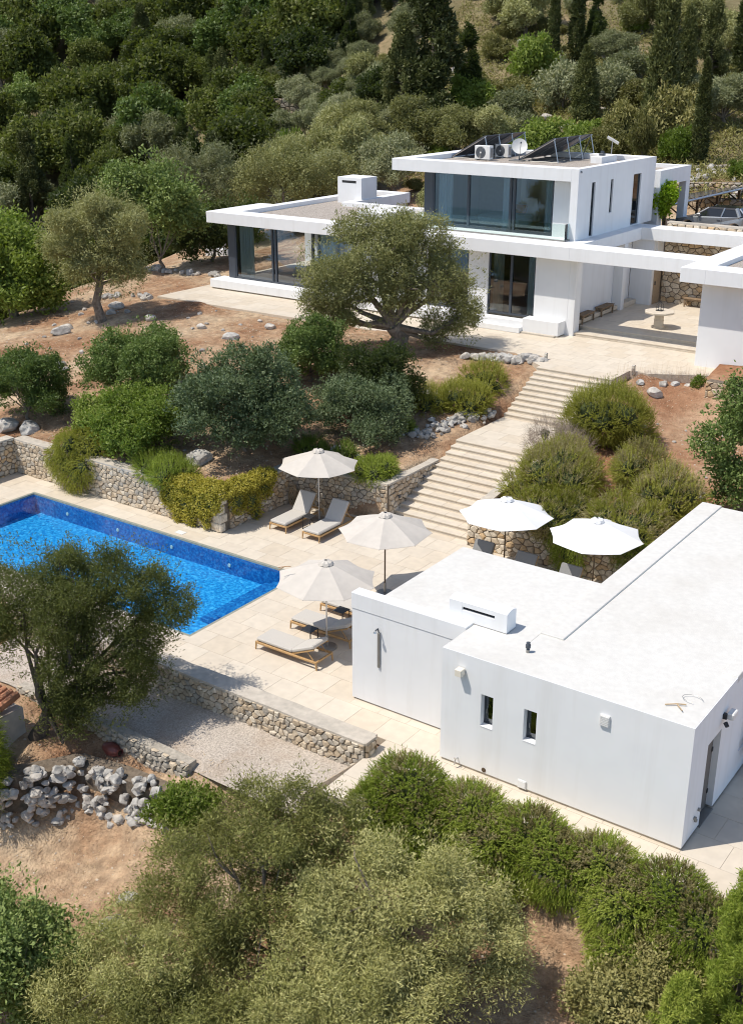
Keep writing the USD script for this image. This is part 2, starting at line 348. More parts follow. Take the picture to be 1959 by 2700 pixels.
CTRL = [
    # garden west of the stairs
    (-37.9, 28.9, 1.45), (-34, 28.9, 1.42), (-30, 28.8, 1.38), (-26.8, 28.8, 1.36), (-26.6, 33, 1.36), (-24.5, 33.2, 1.36), (-22.7, 33.2, 1.38), (-22.7, 36.1, 1.4),
    (-22.9, 38.5, 1.95), (-22.9, 41.5, 2.3), (-22.9, 43.5, 3.0), (-23.2, 45.4, 3.38), (-25, 36, 1.75), (-25, 39, 2.35), (-26, 42, 3.0), (-28, 45.2, 3.38),
    (-30, 31.5, 1.75), (-34, 31.5, 1.8), (-38, 31.5, 1.85), (-30, 35, 2.4), (-34, 35, 2.55), (-39, 35, 2.5), (-29, 39, 2.9), (-34, 39, 3.0), (-40, 39, 2.9), (-34, 43, 3.25), (-40, 43, 3.2),
    (-46, 43, 3.1), (-46.8, 45.5, 3.4), (-38, 45.3, 3.4), (-48, 48, 3.4), (-47, 52, 3.5), (-52, 50, 3.3), (-52, 45, 2.8), (-50, 40, 2.3), (-45, 36, 2.2), (-44, 31, 1.7), (-42, 29, 1.5), (-52, 55, 3.6), (-47, 57, 3.8), (-48, 62, 4.0), (-54, 62, 3.2),
    (-58, 54, 2.2), (-58, 48, 2.0), (-57.5, 42, 1.2), (-50, 33, 1.7), (-52, 36.5, 2.0), (-54, 40, 2.2), (-55, 44, 2.4), (-50, 27, 0.9), (-46, 24, 0.3), (-62, 46, -1.5), (-64, 56, -0.5), (-61, 38, -2.5), (-58, 28, -2.5),
    # garden east of the stairs
    (-18.6, 33.1, 1.3), (-18.6, 35, 1.5), (-18.7, 37.5, 1.95), (-18.7, 41, 2.05), (-18.7, 43.6, 3.1), (-18.7, 45.2, 3.38), (-17, 33, 1.35), (-14, 33, 1.35), (-11, 33.6, 1.3), (-8, 33.8, 1.3), (-15.5, 37, 1.75), (-12, 37, 1.75), (-8, 37, 1.8),
    (-15.6, 41, 2.0), (-12, 41, 1.95), (-16.4, 45.0, 2.75), (-16.2, 46.6, 3.3), (-15.3, 44.7, 2.25), (-12, 44.4, 2.15), (-9, 44.2, 2.15), (-15.1, 45.7, 3.55), (-12, 45.5, 3.62), (-9, 45.3, 3.62), (-12, 47, 3.6), (-15.2, 47.2, 3.5), (-8, 47, 3.6), (-3, 38, 2.0), (-3, 45, 2.8), (4, 40, 2.5), (-5.8, 27, 0.6), (-5, 32, 1.0), (-2, 26, 0.4), (4, 30, 1.0),
    # in front and below the terrace
    (-15, 19.4, -0.5), (-18, 19.4, -0.5), (-21, 19.4, -0.55), (-25, 19.4, -0.6), (-14.6, 18.2, -0.4), (-17.5, 17.8, -0.5), (-20.5, 17.8, -0.55), (-24.5, 18, -0.6), (-29, 18.5, -0.6), (-34, 19, -0.6),
    (-17.9, 17.25, -1.0), (-20.5, 17.25, -1.0), (-23, 17.2, -1.0), (-27, 17.2, -0.9), (-18, 16.95, -1.1), (-20.3, 16.8, -1.05), (-21.8, 15.9, -1.05), (-24, 15.4, -0.9), (-28, 15, -0.8),
    (-17.8, 16.3, -2.4), (-19.3, 16.15, -2.6), (-20.6, 15.8, -2.65), (-21.3, 14.9, -2.6), (-24, 14.2, -2.6), (-28, 13.5, -2.6), (-16, 16.6, -2.0), (-14.8, 17.4, -1.2), (-13.5, 17.3, -1.0),
    (-20, 13.5, -2.9), (-16, 14.5, -2.5), (-13, 16, -1.9), (-12, 17.6, -1.3), (-10, 18.0, -1.4), (-8, 18.0, -1.45), (-6, 18.0, -1.5), (-3, 18.0, -1.5), (1, 18.5, -1.5), (4, 22, -0.6),
    (-9, 16.5, -1.75), (-6, 16.5, -1.75), (-3, 16, -1.9), (-12, 14.5, -2.3), (-17, 11.5, -3.0), (-11, 11.5, -3.0), (-5, 12.5, -2.6), (0, 13, -2.6), (-26, 10, -3.4), (-34, 12, -3.2), (-15, 7, -4.6), (-5, 7, -4.4), (4, 8, -4.2),
    (-30, 3, -6), (-15, 0, -8), (0, 0, -7), (15, 5, -6), (15, 20, -2), (-45, 10, -5), (-10, -25, -20), (-60, -10, -20), (40, -20, -18), (30, 30, 1.5), (20, 45, 4),
    # behind the house
    (-44, 66, 4.6), (-38, 66, 4.9), (-33, 63, 5.6), (-28, 62, 6.2), (-25, 60.5, 6.3), (-21, 60.5, 6.3), (-17, 60, 6.3), (-10, 60, 6.3), (-22, 67.5, 6.2), (-15, 66, 6.3), (-26, 67, 5.6), (-27, 73, 5.9), (-24.5, 69.4, 6.4), (-20, 70, 6.4), (-12, 72, 6.6), (-30, 66, 6.0), (-24.8, 73.5, 6.4), (-21, 74.3, 6.5), (-24.8, 76, 7.3), (-21, 76.2, 7.4), (-14, 77, 7.6), (-5, 64, 6.4), (-5, 77, 7.4), (8, 60, 5.5),
]
for _u, _v, _z in [(-24, 78, -2.5), (-12, 84, 3.6), (-30, 88, -7), (-22, 95, -5), (-14, 96, 0), (-6, 92, 4.5), (-45, 80, -8), (-40, 100, -11), (-28, 108, -10), (-18, 110, -4), (-10, 108, 3), (-60, 110, -11), (-40, 125, -10), (-24, 125, -6), (-12, 122, 4),
                   (-62, 140, -4), (-45, 145, -1), (-25, 145, 3), (-12, 140, 9.5), (-70, 170, 8), (-45, 170, 9.5), (-20, 170, 14), (-75, 200, 21), (-45, 200, 22), (-15, 200, 27), (-90, 250, 40), (-40, 250, 42), (-10, 250, 46), (-90, 330, 62), (0, 330, 66), (-140, 200, 22), (-110, 130, -6),
                   (0, 85, 6.5), (8, 85, 7.4), (0, 98, 8), (10, 98, 9.2), (20, 84, 7.8), (30, 84, 8.2), (20, 96, 9.6), (32, 96, 10.4), (0, 112, 10.8), (12, 112, 12.3), (26, 112, 13.6), (42, 112, 14.6), (0, 128, 14.0), (14, 128, 16.2), (30, 128, 18.0), (48, 128, 19), (5, 150, 20.5), (25, 150, 24), (50, 150, 27), (5, 180, 28), (40, 180, 34), (80, 180, 38), (20, 250, 55), (90, 250, 60), (60, 100, 12), (45, 80, 8), (60, 70, 8), (90, 130, 20), (110, 330, 80)]:
    CTRL.append((*uv(_u, _v), _z))
CTRL = np.array(CTRL)
RBF = RBFInterpolator(CTRL[:, :2], CTRL[:, 2], kernel='linear', neighbors=28)


def inside(x, y, a, b, c, d):
    return (x > a) & (x < b) & (y > c) & (y < d)


def ground(x, y, flat=True):
    """height of the earth at arrays x, y"""
    x, y = np.atleast_1d(np.asarray(x, float)), np.atleast_1d(np.asarray(y, float))
    h = RBF(np.stack([x, y], 1))
    p = np.stack([x, y, 0 * x], 1)
    d = np.hypot(x + 25, y - 35)
    h = h + (meshkit.fbm(p * 0.55, 3, 5) - 0.5) * 0.34 + (meshkit.fbm(p * 0.07, 3, 9) - 0.5) * np.clip((d - 25) / 40, 0, 1) * 5.0
    if flat:
        h = np.where(inside(x, y, -37.95, -26.9, 20.3, 28.5) | inside(x, y, -27.0, -22.7, 20.3, 32.75) | inside(x, y, -22.7, -18.6, 20.3, 33) | inside(x, y, -18.7, -6.2, 20.3, 32.7) | inside(x, y, -14.0, -4.0, 18.35, 20.5), -0.3, h)
        h = np.where(inside(x, y, -36.0, -21.9, 21.6, 27.3), -2.6, h)
        s = np.clip((y - 32.9) / 4.6, 0, 1) * 1.9 + np.clip((y - 41.2) / 2.8, 0, 1) * 1.5 - 0.35
        h = np.where(inside(x, y, -22.4, -18.9, 32.7, 44.5), np.minimum(s, h), h)
        h = np.where(inside(x, y, -46.6, -16.0, 45.75, 59.4) | inside(x, y, -45.2, -24.6, 59, 60.3) | inside(x, y, -45.2, -37.5, 59, 63.6) | inside(x, y, -16.2, -6, 48.3, 59.4) | inside(x, y, -22.5, -18.6, 44, 46), np.minimum(h, 3.1), h)
        h = np.where(inside(x, y, -14.3, -12.9, 17.95, 20.6), np.minimum(h, -0.12), h)
    return h

# ---------------------------------------------------------------- the earth, the sea
def grid_axis(parts):
    out = [np.arange(a, b, s) for a, b, s in parts]
    return np.unique(np.round(np.concatenate(out + [[parts[-1][1]]]), 4))


gx = grid_axis([(-420, -200, 20), (-200, -110, 4), (-110, -58, 1.6), (-58, 4, 0.36), (4, 60, 4), (60, 300, 30)])
gy = grid_axis([(-60, 0, 6), (0, 9, 1.5), (9, 48, 0.36), (48, 80, 0.6), (80, 140, 1.6), (140, 220, 5), (220, 420, 20)])
GX, GY = np.meshgrid(gx, gy, indexing='ij')
GZ = ground(GX.ravel(), GY.ravel())
nx, ny = len(gx), len(gy)
_i = np.arange(nx * ny).reshape(nx, ny)
_q = np.stack([_i[:-1, :-1], _i[1:, :-1], _i[1:, 1:], _i[:-1, 1:]], -1).reshape(-1, 4)
solo('terrain', MB().add(np.stack([GX.ravel(), GY.ravel(), GZ], 1), _q), 'soil', kind='structure', smooth=True)
solo('sea', MB().add([(-6000, -9000, -70), (9000, -9000, -70), (9000, 400, -70), (-6000, 400, -70)], [(0, 1, 2, 3)]), 'sea', kind='structure')




def seen(p):
    """(in the frame, distance) of points as the camera stands"""
    q = np.atleast_2d(p) - [0, 0, 16]
    d = q @ CF
    return (d > 1) & (np.abs(q @ CR) < d * 0.33) & (np.abs(q @ CU) < d * 0.452), d


def tiles(parent, region, x0, y0, sx, sy, z, thick=0.03, seed=1, limit=300, lime='limestone', gap=0.004, spread=4, along='x', name='tile'):
    rg = random.Random(seed)
    a, b, c, d = region.bounds
    out = []
    for j in range(int((b - y0) / sy) - 1, int((d - y0) / sy) + 2):
        for i in range(int((a - x0) / sx) - 2, int((c - x0) / sx) + 2):
            xx = x0 + i * sx + (0.5 * sx if j % 2 else 0); yy = y0 + j * sy
            g = sbox(xx + gap, yy + gap, xx + sx - gap, yy + sy - gap).intersection(region)
            for h in (g.geoms if hasattr(g, 'geoms') else [g]):
                if h.geom_type == 'Polygon' and h.area > 0.01:
                    out.append(h)
    cen = np.array([(*h.centroid.coords[0], z) for h in out])
    ok, dist = seen(cen)
    order = np.lexsort((dist, ~ok))
    rest = [MB() for _ in range(spread)]
    for n, k in enumerate(order):
        dz = rg.uniform(-0.002, 0.0015); m = rg.randrange(spread)
        if n < limit and ok[k]:
            part(parent, name, MB().prism(out[k], z - thick, z + dz), f'{lime}_{m}')
        else:
            rest[m].prism(out[k], z - thick, z + dz)
    for m, r in enumerate(rest):
        if r.v:
            part(parent, 'more_' + name + 's', r, f'{lime}_{m}', kind='stuff')


# ---------------------------------------------------------------- pool terrace and pool
POOL = sbox(-35.28, 21.92, -22.08, 27.08)
terrace_poly = shapely.union_all([sbox(-37.75, 20.62, -26.6, 28.3), sbox(-26.62, 20.62, -22.43, 32.6), sbox(-22.45, 20.62, -18.9, 32.76), sbox(-18.95, 20.62, -5.2, 32.45), sbox(-14.13, 17.97, -12.9, 20.7), sbox(-13.1, 18.75, -3.2, 20.75)]).difference(POOL.buffer(0.1, join_style=2))
terrace = tag(UsdGeom.Xform.Define(stage, numbered('/World', 'pool_terrace')).GetPrim(), kind='structure')
part(terrace, 'bedding', MB().prism(terrace_poly, -0.22, -0.012), 'grout')
house_shadow = shapely.union_all([sbox(-15.9, 21.9, -6.6, 27.2), sbox(-12.5, 20.8, -6.6, 27), sbox(-11, 21, -6.6, 33)])
tiles(terrace, terrace_poly.difference(house_shadow), -38.0, 20.62, 0.9, 0.9, 0.0, seed=3)

pool = thing('swimming_pool', 'long rectangular swimming pool of blue mosaic with water and corner steps', 'swimming pool', (-28.7, 24.5, -1.5))
zb = -0.78
x0, y0, x1, y1 = POOL.bounds
part(pool, 'floor', MB().box(x0 - .1, x1 + .1, y0 - .1, y1 + .1, zb - 0.1, zb), 'pool_mosaic_caustics')
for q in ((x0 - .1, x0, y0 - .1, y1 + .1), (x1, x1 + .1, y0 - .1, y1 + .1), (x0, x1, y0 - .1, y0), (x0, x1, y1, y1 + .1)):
    part(pool, 'side', MB().box(*q, zb, -0.07), 'pool_mosaic_shaded')
for q in ((x0 - .1, x0 - 0.0, y0 - .1, y1 + .1), (x1, x1 + .1, y0 - .1, y1 + .1), (x0, x1, y0 - .1, y0), (x0, x1, y1, y1 + .1)):
    part(pool, 'rim', MB().box(*q, -0.0695, -0.006), 'pool_edge')
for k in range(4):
    part(pool, 'step', MB().box(x1 - 0.36 * (k + 1), x1 - 0.36 * k - 0.002, 23.85, y1 - 0.002, zb, -0.24 - 0.135 * k, 0.012), 'pool_mosaic_shaded')
for k in range(5):
    part(pool, 'underwater_light', MB().tube([(-33.4 + 2.75 * k, y1 - 0.004, -0.45), (-33.4 + 2.75 * k, y1 - 0.03, -0.45)], [0.07, 0.06], 12), 'light_box')
part(pool, 'water', MB().add([(x0, y0, -0.085), (x1, y0, -0.085), (x1, y1, -0.085), (x0, y1, -0.085)], [(0, 1, 2, 3)]), 'pool_water')
t = solo('skimmer_lid', MB().box(-28.0, -27.62, 27.35, 27.6, 0.003, 0.012, 0.004), 'ac_white', 'small white square skimmer lid in the paving beside the pool', 'skimmer lid')


# ---------------------------------------------------------------- dry stone and mortared walls
def stone_cells(L, H, size, rg, flat=0.75):
    w, h = size, size * flat
    nx_, nz_ = max(2, round(L / w)), max(2, round(H / h))
    P = []
    for j in range(-1, nz_ + 1):
        for i in range(-1, nx_ + 1):
            P.append(((i + 0.5 + rg.uniform(-0.42, 0.42) + 0.5 * (j % 2)) * L / nx_, (j + 0.5 + rg.uniform(-0.36, 0.36)) * H / nz_))
    P = np.array(P)
    sc = np.array([1, 1 / flat])
    vor = Voronoi(P * sc)
    frame = sbox(0.004, 0.0, L - 0.004, H)
    cells = []
    for r in vor.point_region:
        reg = vor.regions[r]
        if reg and -1 not in reg:
            g = Polygon(vor.vertices[reg] / sc)
            if not g.is_valid:
                continue
            g = g.intersection(frame)
            if g.geom_type == 'Polygon' and g.area > 0.25 * w * h * 0.3:
                cells.append(g.simplify(0.012))
    return cells


def stone_mesh(poly, depth, rg, o, d, nrm, gap=0.885):
    c = np.array(poly.exterior.coords)[:-1]
    if len(c) < 3:
        return None
    area = shapely.Polygon(c).exterior.is_ccw
    if not area:
        c = c[::-1]
    m = c.mean(0); k = len(c)
    rings = []
    tilt = np.array([rg.uniform(-.12, .12), rg.uniform(-.12, .12)])
    for sc, dep in ((gap, -0.05), (gap, depth * 0.55), (gap * 0.74, depth)):
        q = m + (c - m) * sc
        jit = np.array([rg.uniform(-.012, .012) for _ in range(k)])
        dd = dep + (jit + (q - m) @ tilt if dep > 0 else 0)
        rings.append(np.column_stack([q, np.broadcast_to(dd, (k,))]))
    V = np.vstack(rings + [[[m[0], m[1], depth * 1.08]]])
    F = []
    for r in (0, 1):
        for i in range(k):
            j = (i + 1) % k
            F += [(r * k + i, r * k + j, (r + 1) * k + j), (r * k + i, (r + 1) * k + j, (r + 1) * k + i)]
    F += [(2 * k + i, 2 * k + (i + 1) % k, 3 * k) for i in range(k)]
    W = np.column_stack([o[0] + d[0] * V[:, 0] + nrm[0] * V[:, 2], o[1] + d[1] * V[:, 0] + nrm[1] * V[:, 2], o[2] + V[:, 1]])
    return W, np.array(F)


def stone_wall(name, label, runs, size=0.24, thick=0.42, cap='concrete_cap', capz=0.05, seed=1, stones=(0, 1, 2, 3), limit=300, depth=0.055, group=None, flat=0.75, capover=0.0, core='wall_core', cat='stone wall'):
    """runs: (x0, y0, x1, y1, z0, z1[, z1 at the far end]); the dressed face looks to the right of the direction of travel"""
    rg = random.Random(seed)
    t = thing(name, label, cat, (runs[0][0], runs[0][1], runs[0][4]), group=group)
    S = []
    for r in runs:
        ax, ay, bx, by, za, zt = r[:6]; ze = r[6] if len(r) > 6 else zt
        L = math.hypot(bx - ax, by - ay); d = ((bx - ax) / L, (by - ay) / L); nrm = (d[1], -d[0])
        b = [(ax, ay), (bx, by), (bx - nrm[0] * thick, by - nrm[1] * thick), (ax - nrm[0] * thick, ay - nrm[1] * thick)]
        zz = [zt, ze, ze, zt]
        V = [(p[0], p[1], za) for p in b] + [(p[0], p[1], z) for p, z in zip(b, zz)]
        part(t, 'core', MB().add(V, [(0, 3, 2, 1), (4, 5, 6, 7), (0, 1, 5, 4), (1, 2, 6, 5), (2, 3, 7, 6), (3, 0, 4, 7)]), core)
        if cap:
            n_ = max(2, int(L / 0.5)); cb = MB()
            o_ = 0.03 + capover
            A = []
            for i in range(n_ + 1):
                f = i / n_; z = zt + (ze - zt) * f
                px, py = ax + (bx - ax) * f, ay + (by - ay) * f
                w1, w2 = o_ + rg.uniform(-.012, .012), thick + 0.02 + rg.uniform(-.02, .02)
                A.append([(px + nrm[0] * w1, py + nrm[1] * w1, z - 0.02), (px + nrm[0] * w1, py + nrm[1] * w1, z + capz + rg.uniform(-.008, .008)), (px - nrm[0] * w2, py - nrm[1] * w2, z + capz + rg.uniform(-.01, .01)), (px - nrm[0] * w2, py - nrm[1] * w2, z - 0.02)])
            F = []
            for i in range(n_):
                for k in range(4):
                    F.append((i * 4 + k, i * 4 + (k + 1) % 4, i * 4 + 4 + (k + 1) % 4, i * 4 + 4 + k))
            F += [(3, 2, 1, 0), (n_ * 4, n_ * 4 + 1, n_ * 4 + 2, n_ * 4 + 3)]
            part(t, 'coping', cb.add(np.array(A).reshape(-1, 3), np.array(F)[:, ::-1]), cap)
        for g in stone_cells(L, max(zt, ze) - za, size, rg, flat):
            if ze != zt:
                g = g.intersection(Polygon([(0, 0), (L, 0), (L, ze - za), (0, zt - za)]))
                if g.geom_type != 'Polygon' or g.area < 0.002:
                    continue
            w = stone_mesh(g, depth * rg.uniform(0.6, 1.25), rg, (ax, ay, za), d, nrm)
            if w is not None:
                S.append(w)
    cen = np.array([w[0].mean(0) for w in S]); ok, dist = seen(cen)
    order = np.lexsort((dist, ~ok))
    rest = {}
    for n, k in enumerate(order):
        m = rg.choice(stones)
        if n < limit and ok[k]:
            part(t, 'stone', S[k], f'wall_stone_{m}')
        else:
            rest.setdefault(m, MB()).add(*S[k])
    for m, r in rest.items():
        part(t, 'more_stones', r, f'wall_stone_{m}', kind='stuff')
    return t


w1 = stone_wall('stone_retaining_wall', 'long cream stone retaining wall along the far side of the pool', [(-37.75, 28.3, -26.6, 28.3, 0, 1.40)], seed=11, stones=(0, 0, 1, 4, 2), thick=0.5)
for k in range(4):
    part(w1, 'corner_stone', MB().box(-26.92 if k % 2 else -27.05, -26.55, 28.24, 28.62 if k % 2 else 28.5, 0.02 + 0.34 * k, 0.34 + 0.34 * k, 0.03), 'wall_stone_4')
stone_wall('stone_retaining_wall', 'stone wall at the far left end of the pool, running away from the corner', [(-37.75, 17.0, -37.75, 28.3, -0.3, 1.45)], seed=12, stones=(0, 1, 3, 2), limit=60)
stone_wall('stone_retaining_wall', 'stone wall behind the two wicker lanterns, its left half draped with yellow creeper', [(-26.6, 28.75, -26.55, 32.3, 0, 1.38)], seed=13, stones=(0, 1, 3, 4))
stone_wall('stone_retaining_wall', 'stone wall behind the pair of raised loungers, ending at the stairs', [(-26.55, 32.3, -22.43, 32.7, 0, 1.38)], seed=14, stones=(0, 1, 4, 2), capover=0.0)
stone_wall('stone_retaining_wall', 'stone side wall climbing beside the left edge of the lower stairs', [(-22.43, 32.76, -22.43, 36.15, 0, 1.38)], seed=15, stones=(0, 1, 4), size=0.27, thick=0.3)
stone_wall('stone_retaining_wall', 'stone wall behind the two white parasols, right of the stairs', [(-18.88, 32.45, -9.5, 32.45, 0, 1.32)], seed=16, stones=(1, 3, 0, 4), size=0.27)
stone_wall('stone_retaining_wall', 'stone side wall along the right edge of the lower stairs', [(-18.88, 37.2, -18.88, 32.5, -0.1, 1.85, 1.3)], seed=17, stones=(1, 0), size=0.3, thick=0.35, limit=20)
fw = stone_wall('garden_stone_wall', 'low broad dry stone wall between the gravel yard and the pool terrace', [(-27.5, 19.65, -14.1, 19.65, -0.72, 0.36), (-14.1, 19.65, -14.1, 20.1, -0.2, 0.36)], seed=18, stones=(0, 2, 1, 4), size=0.20, thick=0.5, depth=0.06, flat=0.8)
stone_wall('garden_stone_wall', 'small rough stone edging wall between the gravel yard and the dark lower bed', [(-24.5, 17.55, -17.9, 17.47, -1.1, -0.46)], seed=19, stones=(2, 0, 2), size=0.2, thick=0.26, cap=None, depth=0.09, core='wall_stone_2')
stone_wall('garden_stone_wall', 'short stone kerb at the end of the gravel yard under the pale path', [(-14.18, 19.6, -14.45, 17.6, -0.6, -0.06)], seed=20, stones=(0, 1), size=0.24, thick=0.25, cap=None)
stone_wall('garden_stone_wall', 'ochre stone wall half hidden under the trailing rosemary hedge', [(-13.0, 18.25, -3.5, 18.25, -1.75, -0.05)], seed=21, stones=(3, 3, 1, 0), size=0.26, limit=160)
stone_wall('garden_stone_wall', 'rounded stone wall beside the right building, with soil on top', [(-15.45, 45.3, -9.0, 44.9, 1.9, 3.62)], seed=22, stones=(1, 3, 0), size=0.28, cap=None, limit=150)
stone_wall('terrace_stone_wall', 'ochre rubble wall behind the parked car', [(-30.0, 75.0, -10.0, 75.3, 5.8, 7.38)], seed=23, stones=(3, 3, 1, 2), size=0.42, cap=None, depth=0.1, limit=120)
stone_wall('terrace_stone_wall', 'grey rubble terrace wall on the bare slope right of the white rear wing', [(-30.6, 77.8, -18.0, 79.6, 6.9, 7.9, 8.4)], seed=24, stones=(2, 0, 1, 3), size=0.40, cap=None, depth=0.2, limit=140, flat=.65)
stone_wall('terrace_stone_wall', 'shaded upper rubble wall under the grey olive on the right slope', [(-33.0, 84.6, -22.0, 86.2, 7.2, 8.3, 9.2)], seed=25, stones=(2, 2, 0), size=0.42, cap=None, depth=0.22, limit=120, flat=.65)
stone_wall('terrace_stone_wall', 'distant dry stone terrace among the olives above the gully', [(-86.5, 101.5, -77.0, 108.0, 9.3, 11.4)], seed=26, stones=(0, 2), size=0.55, cap=None, depth=0.12, limit=60)
stone_wall('terrace_stone_wall', 'highest distant stone terrace, half hidden by the dark conifers', [(-79.0, 106.0, -71.0, 111.0, 12.0, 13.8)], seed=27, stones=(0, 2, 3), size=0.55, cap=None, depth=0.12, limit=60)

# ---------------------------------------------------------------- stairs and upper terrace
def flight(label, x0, x1, y0, run, n, z0, rise, seed):
    t = thing('garden_stairs', label, 'stairs', ((x0 + x1) / 2, y0, z0))
    rg = random.Random(seed)
    part(t, 'core', MB().wall(Polygon([(y0 + 0.03, z0 - 0.3)] + [p for k in range(n) for p in ((y0 + 0.03 + k * run, z0 + k * rise - 0.06), (y0 + 0.03 + k * run, z0 + (k + 1) * rise - 0.045))] + [(y0 + n * run, z0 + n * rise - 0.045), (y0 + n * run, z0 - 0.3)]), 'x', x0 + 0.01, x1 - 0.01), 'grout')
    for k in range(n):
        ya, z = y0 + k * run, z0 + (k + 1) * rise
        cuts = [x0] + [x0 + (x1 - x0) * (j + (0.33 if k % 2 else 0.66)) / 3 for j in range(3)] + [x1]
        for a, b in zip(cuts[:-1], cuts[1:]):
            m = rg.randrange(4)
            s = part(t, 'tread', MB().box(a + 0.003, b - 0.003, ya - 0.025, ya + run + 0.02, z - 0.042, z, 0.006), f'limestone_{m}')
            part(s, 'riser', MB().box(a + 0.003, b - 0.003, ya, ya + 0.02, z - rise + 0.001, z - 0.044), f'limestone_{rg.randrange(4)}')
    return t


flight('wide lower flight of limestone steps rising from the pool terrace', -22.4, -18.9, 32.76, 0.383, 13, 0.0, 1.907 / 13, 1)
flight('upper flight of limestone steps between landing and house terrace', -22.4, -18.9, 41.15, 0.303, 10, 1.907, 1.543 / 10, 2)
landing = tag(UsdGeom.Xform.Define(stage, numbered('/World', 'stair_landing')).GetPrim(), kind='structure')
lp = sbox(-22.4, 37.36, -18.9, 41.15)
part(landing, 'bedding', MB().prism(lp, 1.3, 1.907 - 0.035), 'grout')
tiles(landing, lp, -22.4, 37.36, 0.9, 0.9, 1.907, seed=6)
up_poly = shapely.union_all([sbox(-46.8, 45.62, -15.3, 50.2), sbox(-22.4, 43.9, -18.9, 45.7), Polygon([(-22.4, 45.7), (-22.4, 44.2), (-24.5, 45.7)])]).difference(Polygon([(-18.85, 45.2), (-15.7, 46.9), (-15.2, 44), (-18.85, 44)]))
upt = tag(UsdGeom.Xform.Define(stage, numbered('/World', 'house_terrace')).GetPrim(), kind='structure')
part(upt, 'bedding', MB().prism(up_poly, 3.0, 3.45 - 0.02), 'grout')
tiles(upt, up_poly, -47.0, 45.62, 0.9, 0.9, 3.45, seed=7)
for nm, lb, p in (('path_light', 'small grey bollard light at the head of the stairs, left side', (-22.7, 45.3, 3.4)), ('path_light', 'small grey bollard light on the right edge of the house terrace', (-18.7, 45.55, 3.4)), ('path_light', 'small grey bollard light on the landing beside the rosemary', (-22.62, 40.3, 2.1))):
    t = thing(nm, lb, 'bollard light', p)
    b = np.array(p)
    part(t, 'post', MB().box(b[0] - .06, b[0] + .06, b[1] - .06, b[1] + .06, b[2] - .1, b[2] + .34, 0.01), 'grey_metal'); part(t, 'lens', MB().box(b[0] - .045, b[0] + .045, b[1] - .066, b[1] - .061, b[2] + .2, b[2] + .3), 'light_box')
for y_, z_, w_ in ((33.42, .75, 'lower'), (35.05, 1.05, 'upper')):
    solo('step_light', MB().box(-22.43, -22.36, y_ - .07, y_ + .07, z_ - .06, z_ + .06, .01), 'dark_frame', f'{w_} small black recessed light in the stone wall beside the stairs', 'step light')
# yard, parking
solo('gravel_yard', MB().add([(x, y, float(max(ground(x, y, False)[0], -0.75)) + 0.03 + (0.03 if j in (0,) else 0)) for x in np.linspace(-27, -14.25, 26) for j, y in enumerate(np.linspace(17.55, 19.66, 6))], [(i * 6 + j, i * 6 + j + 6, i * 6 + j + 7, i * 6 + j + 1) for i in range(25) for j in range(5)]), 'gravel_yard', kind='structure', smooth=True)

# ---------------------------------------------------------------- the villa
villa = thing('villa', 'modern white flat-roofed villa of two storeys with glass fronts and open courtyard', 'house', (-32, 52, 3.45))
WH, RF = 'white_render', 'white_roof'


def vb(name, *q, m=WH, bev=0.012, parent=None, label=None):
    return part(parent or villa, name, MB().box(*q, bev), m, label=label)


def pane_window(parent, x0, x1, z0, z1, y, mull, fw=0.07, mw=0.11, sill=0.1, gl='window_glass', dark='dark_frame'):
    """a glazed opening facing -y: frame members and one pane between each two mullions"""
    w = part(parent, 'window', MB().box(x0, x1, y - 0.05, y + 0.09, z0, z0 + sill).box(x0, x1, y - 0.05, y + 0.09, z1 - fw, z1), dark)
    ed = [x0] + list(mull) + [x1]
    for i, x in enumerate(ed):
        h = fw / 2 if i in (0, len(ed) - 1) else mw / 2
        c = min(max(x, x0 + h), x1 - h)
        part(w, 'mullion', MB().box(c - h, c + h, y - 0.055, y + 0.1, z0 + 0.002, z1 - 0.002), dark)
    for a, b in zip(ed[:-1], ed[1:]):
        part(w, 'pane', MB().add([(a, y, z0), (b, y, z0), (b, y, z1), (a, y, z1)], [(0, 1, 2, 3)]), gl)
    return w


def curtain(parent, x0, x1, y, z0, z1, m='curtain'):
    n = max(10, int((x1 - x0) / 0.035)); xs = np.linspace(x0, x1, n)
    ys = y + 0.05 * np.sin(xs * 42) + 0.02 * np.sin(xs * 17)
    V = np.vstack([np.column_stack([xs, ys, 0 * xs + z0]), np.column_stack([xs, y + (ys - y) * 0.8, 0 * xs + z1])])
    part(parent, 'curtain', MB().add(V, [(i, i + 1, n + i + 1, n + i) for i in range(n - 1)]), m, smooth=True)


# ground floor: base, walls
vb('base', -46.0, -24.3, 49.2, 50.4, 3.2, 3.53, m='concrete_cap')
vb('plinth', -46.05, -28.62, 49.08, 50.3, 3.53, 3.98)
vb('plinth_step', -28.62, -26.12, 49.1, 50.0, 3.46, 3.72); vb('plinth_step', -28.62, -26.12, 49.5, 50.06, 3.72, 3.96)
vb('plinth_block', -26.12, -24.2, 49.38, 50.09, 3.5, 4.15)
vb('corner_post', -45.45, -44.95, 50.06, 50.56, 3.98, 7.09, m='dark_frame')
w1_ = pane_window(villa, -44.95, -36.6, 3.98, 7.09, 50.14, (-42.22, -41.98, -39.4))
for a, b in ((-36.6, -32.0), (-29.62, -28.5), (-25.92, -24.122)):
    vb('wall', a, b, 50.1, 50.42, 3.2, 7.10)
pane_window(villa, -32.0, -29.62, 4.0, 7.09, 50.2, (-30.8,))
pane_window(villa, -28.5, -25.92, 4.02, 7.09, 50.22, (-27.25,))
curtain(villa, -44.75, -43.75, 50.36, 4.02, 7.05); curtain(villa, -39.0, -38.0, 50.36, 4.02, 7.05)
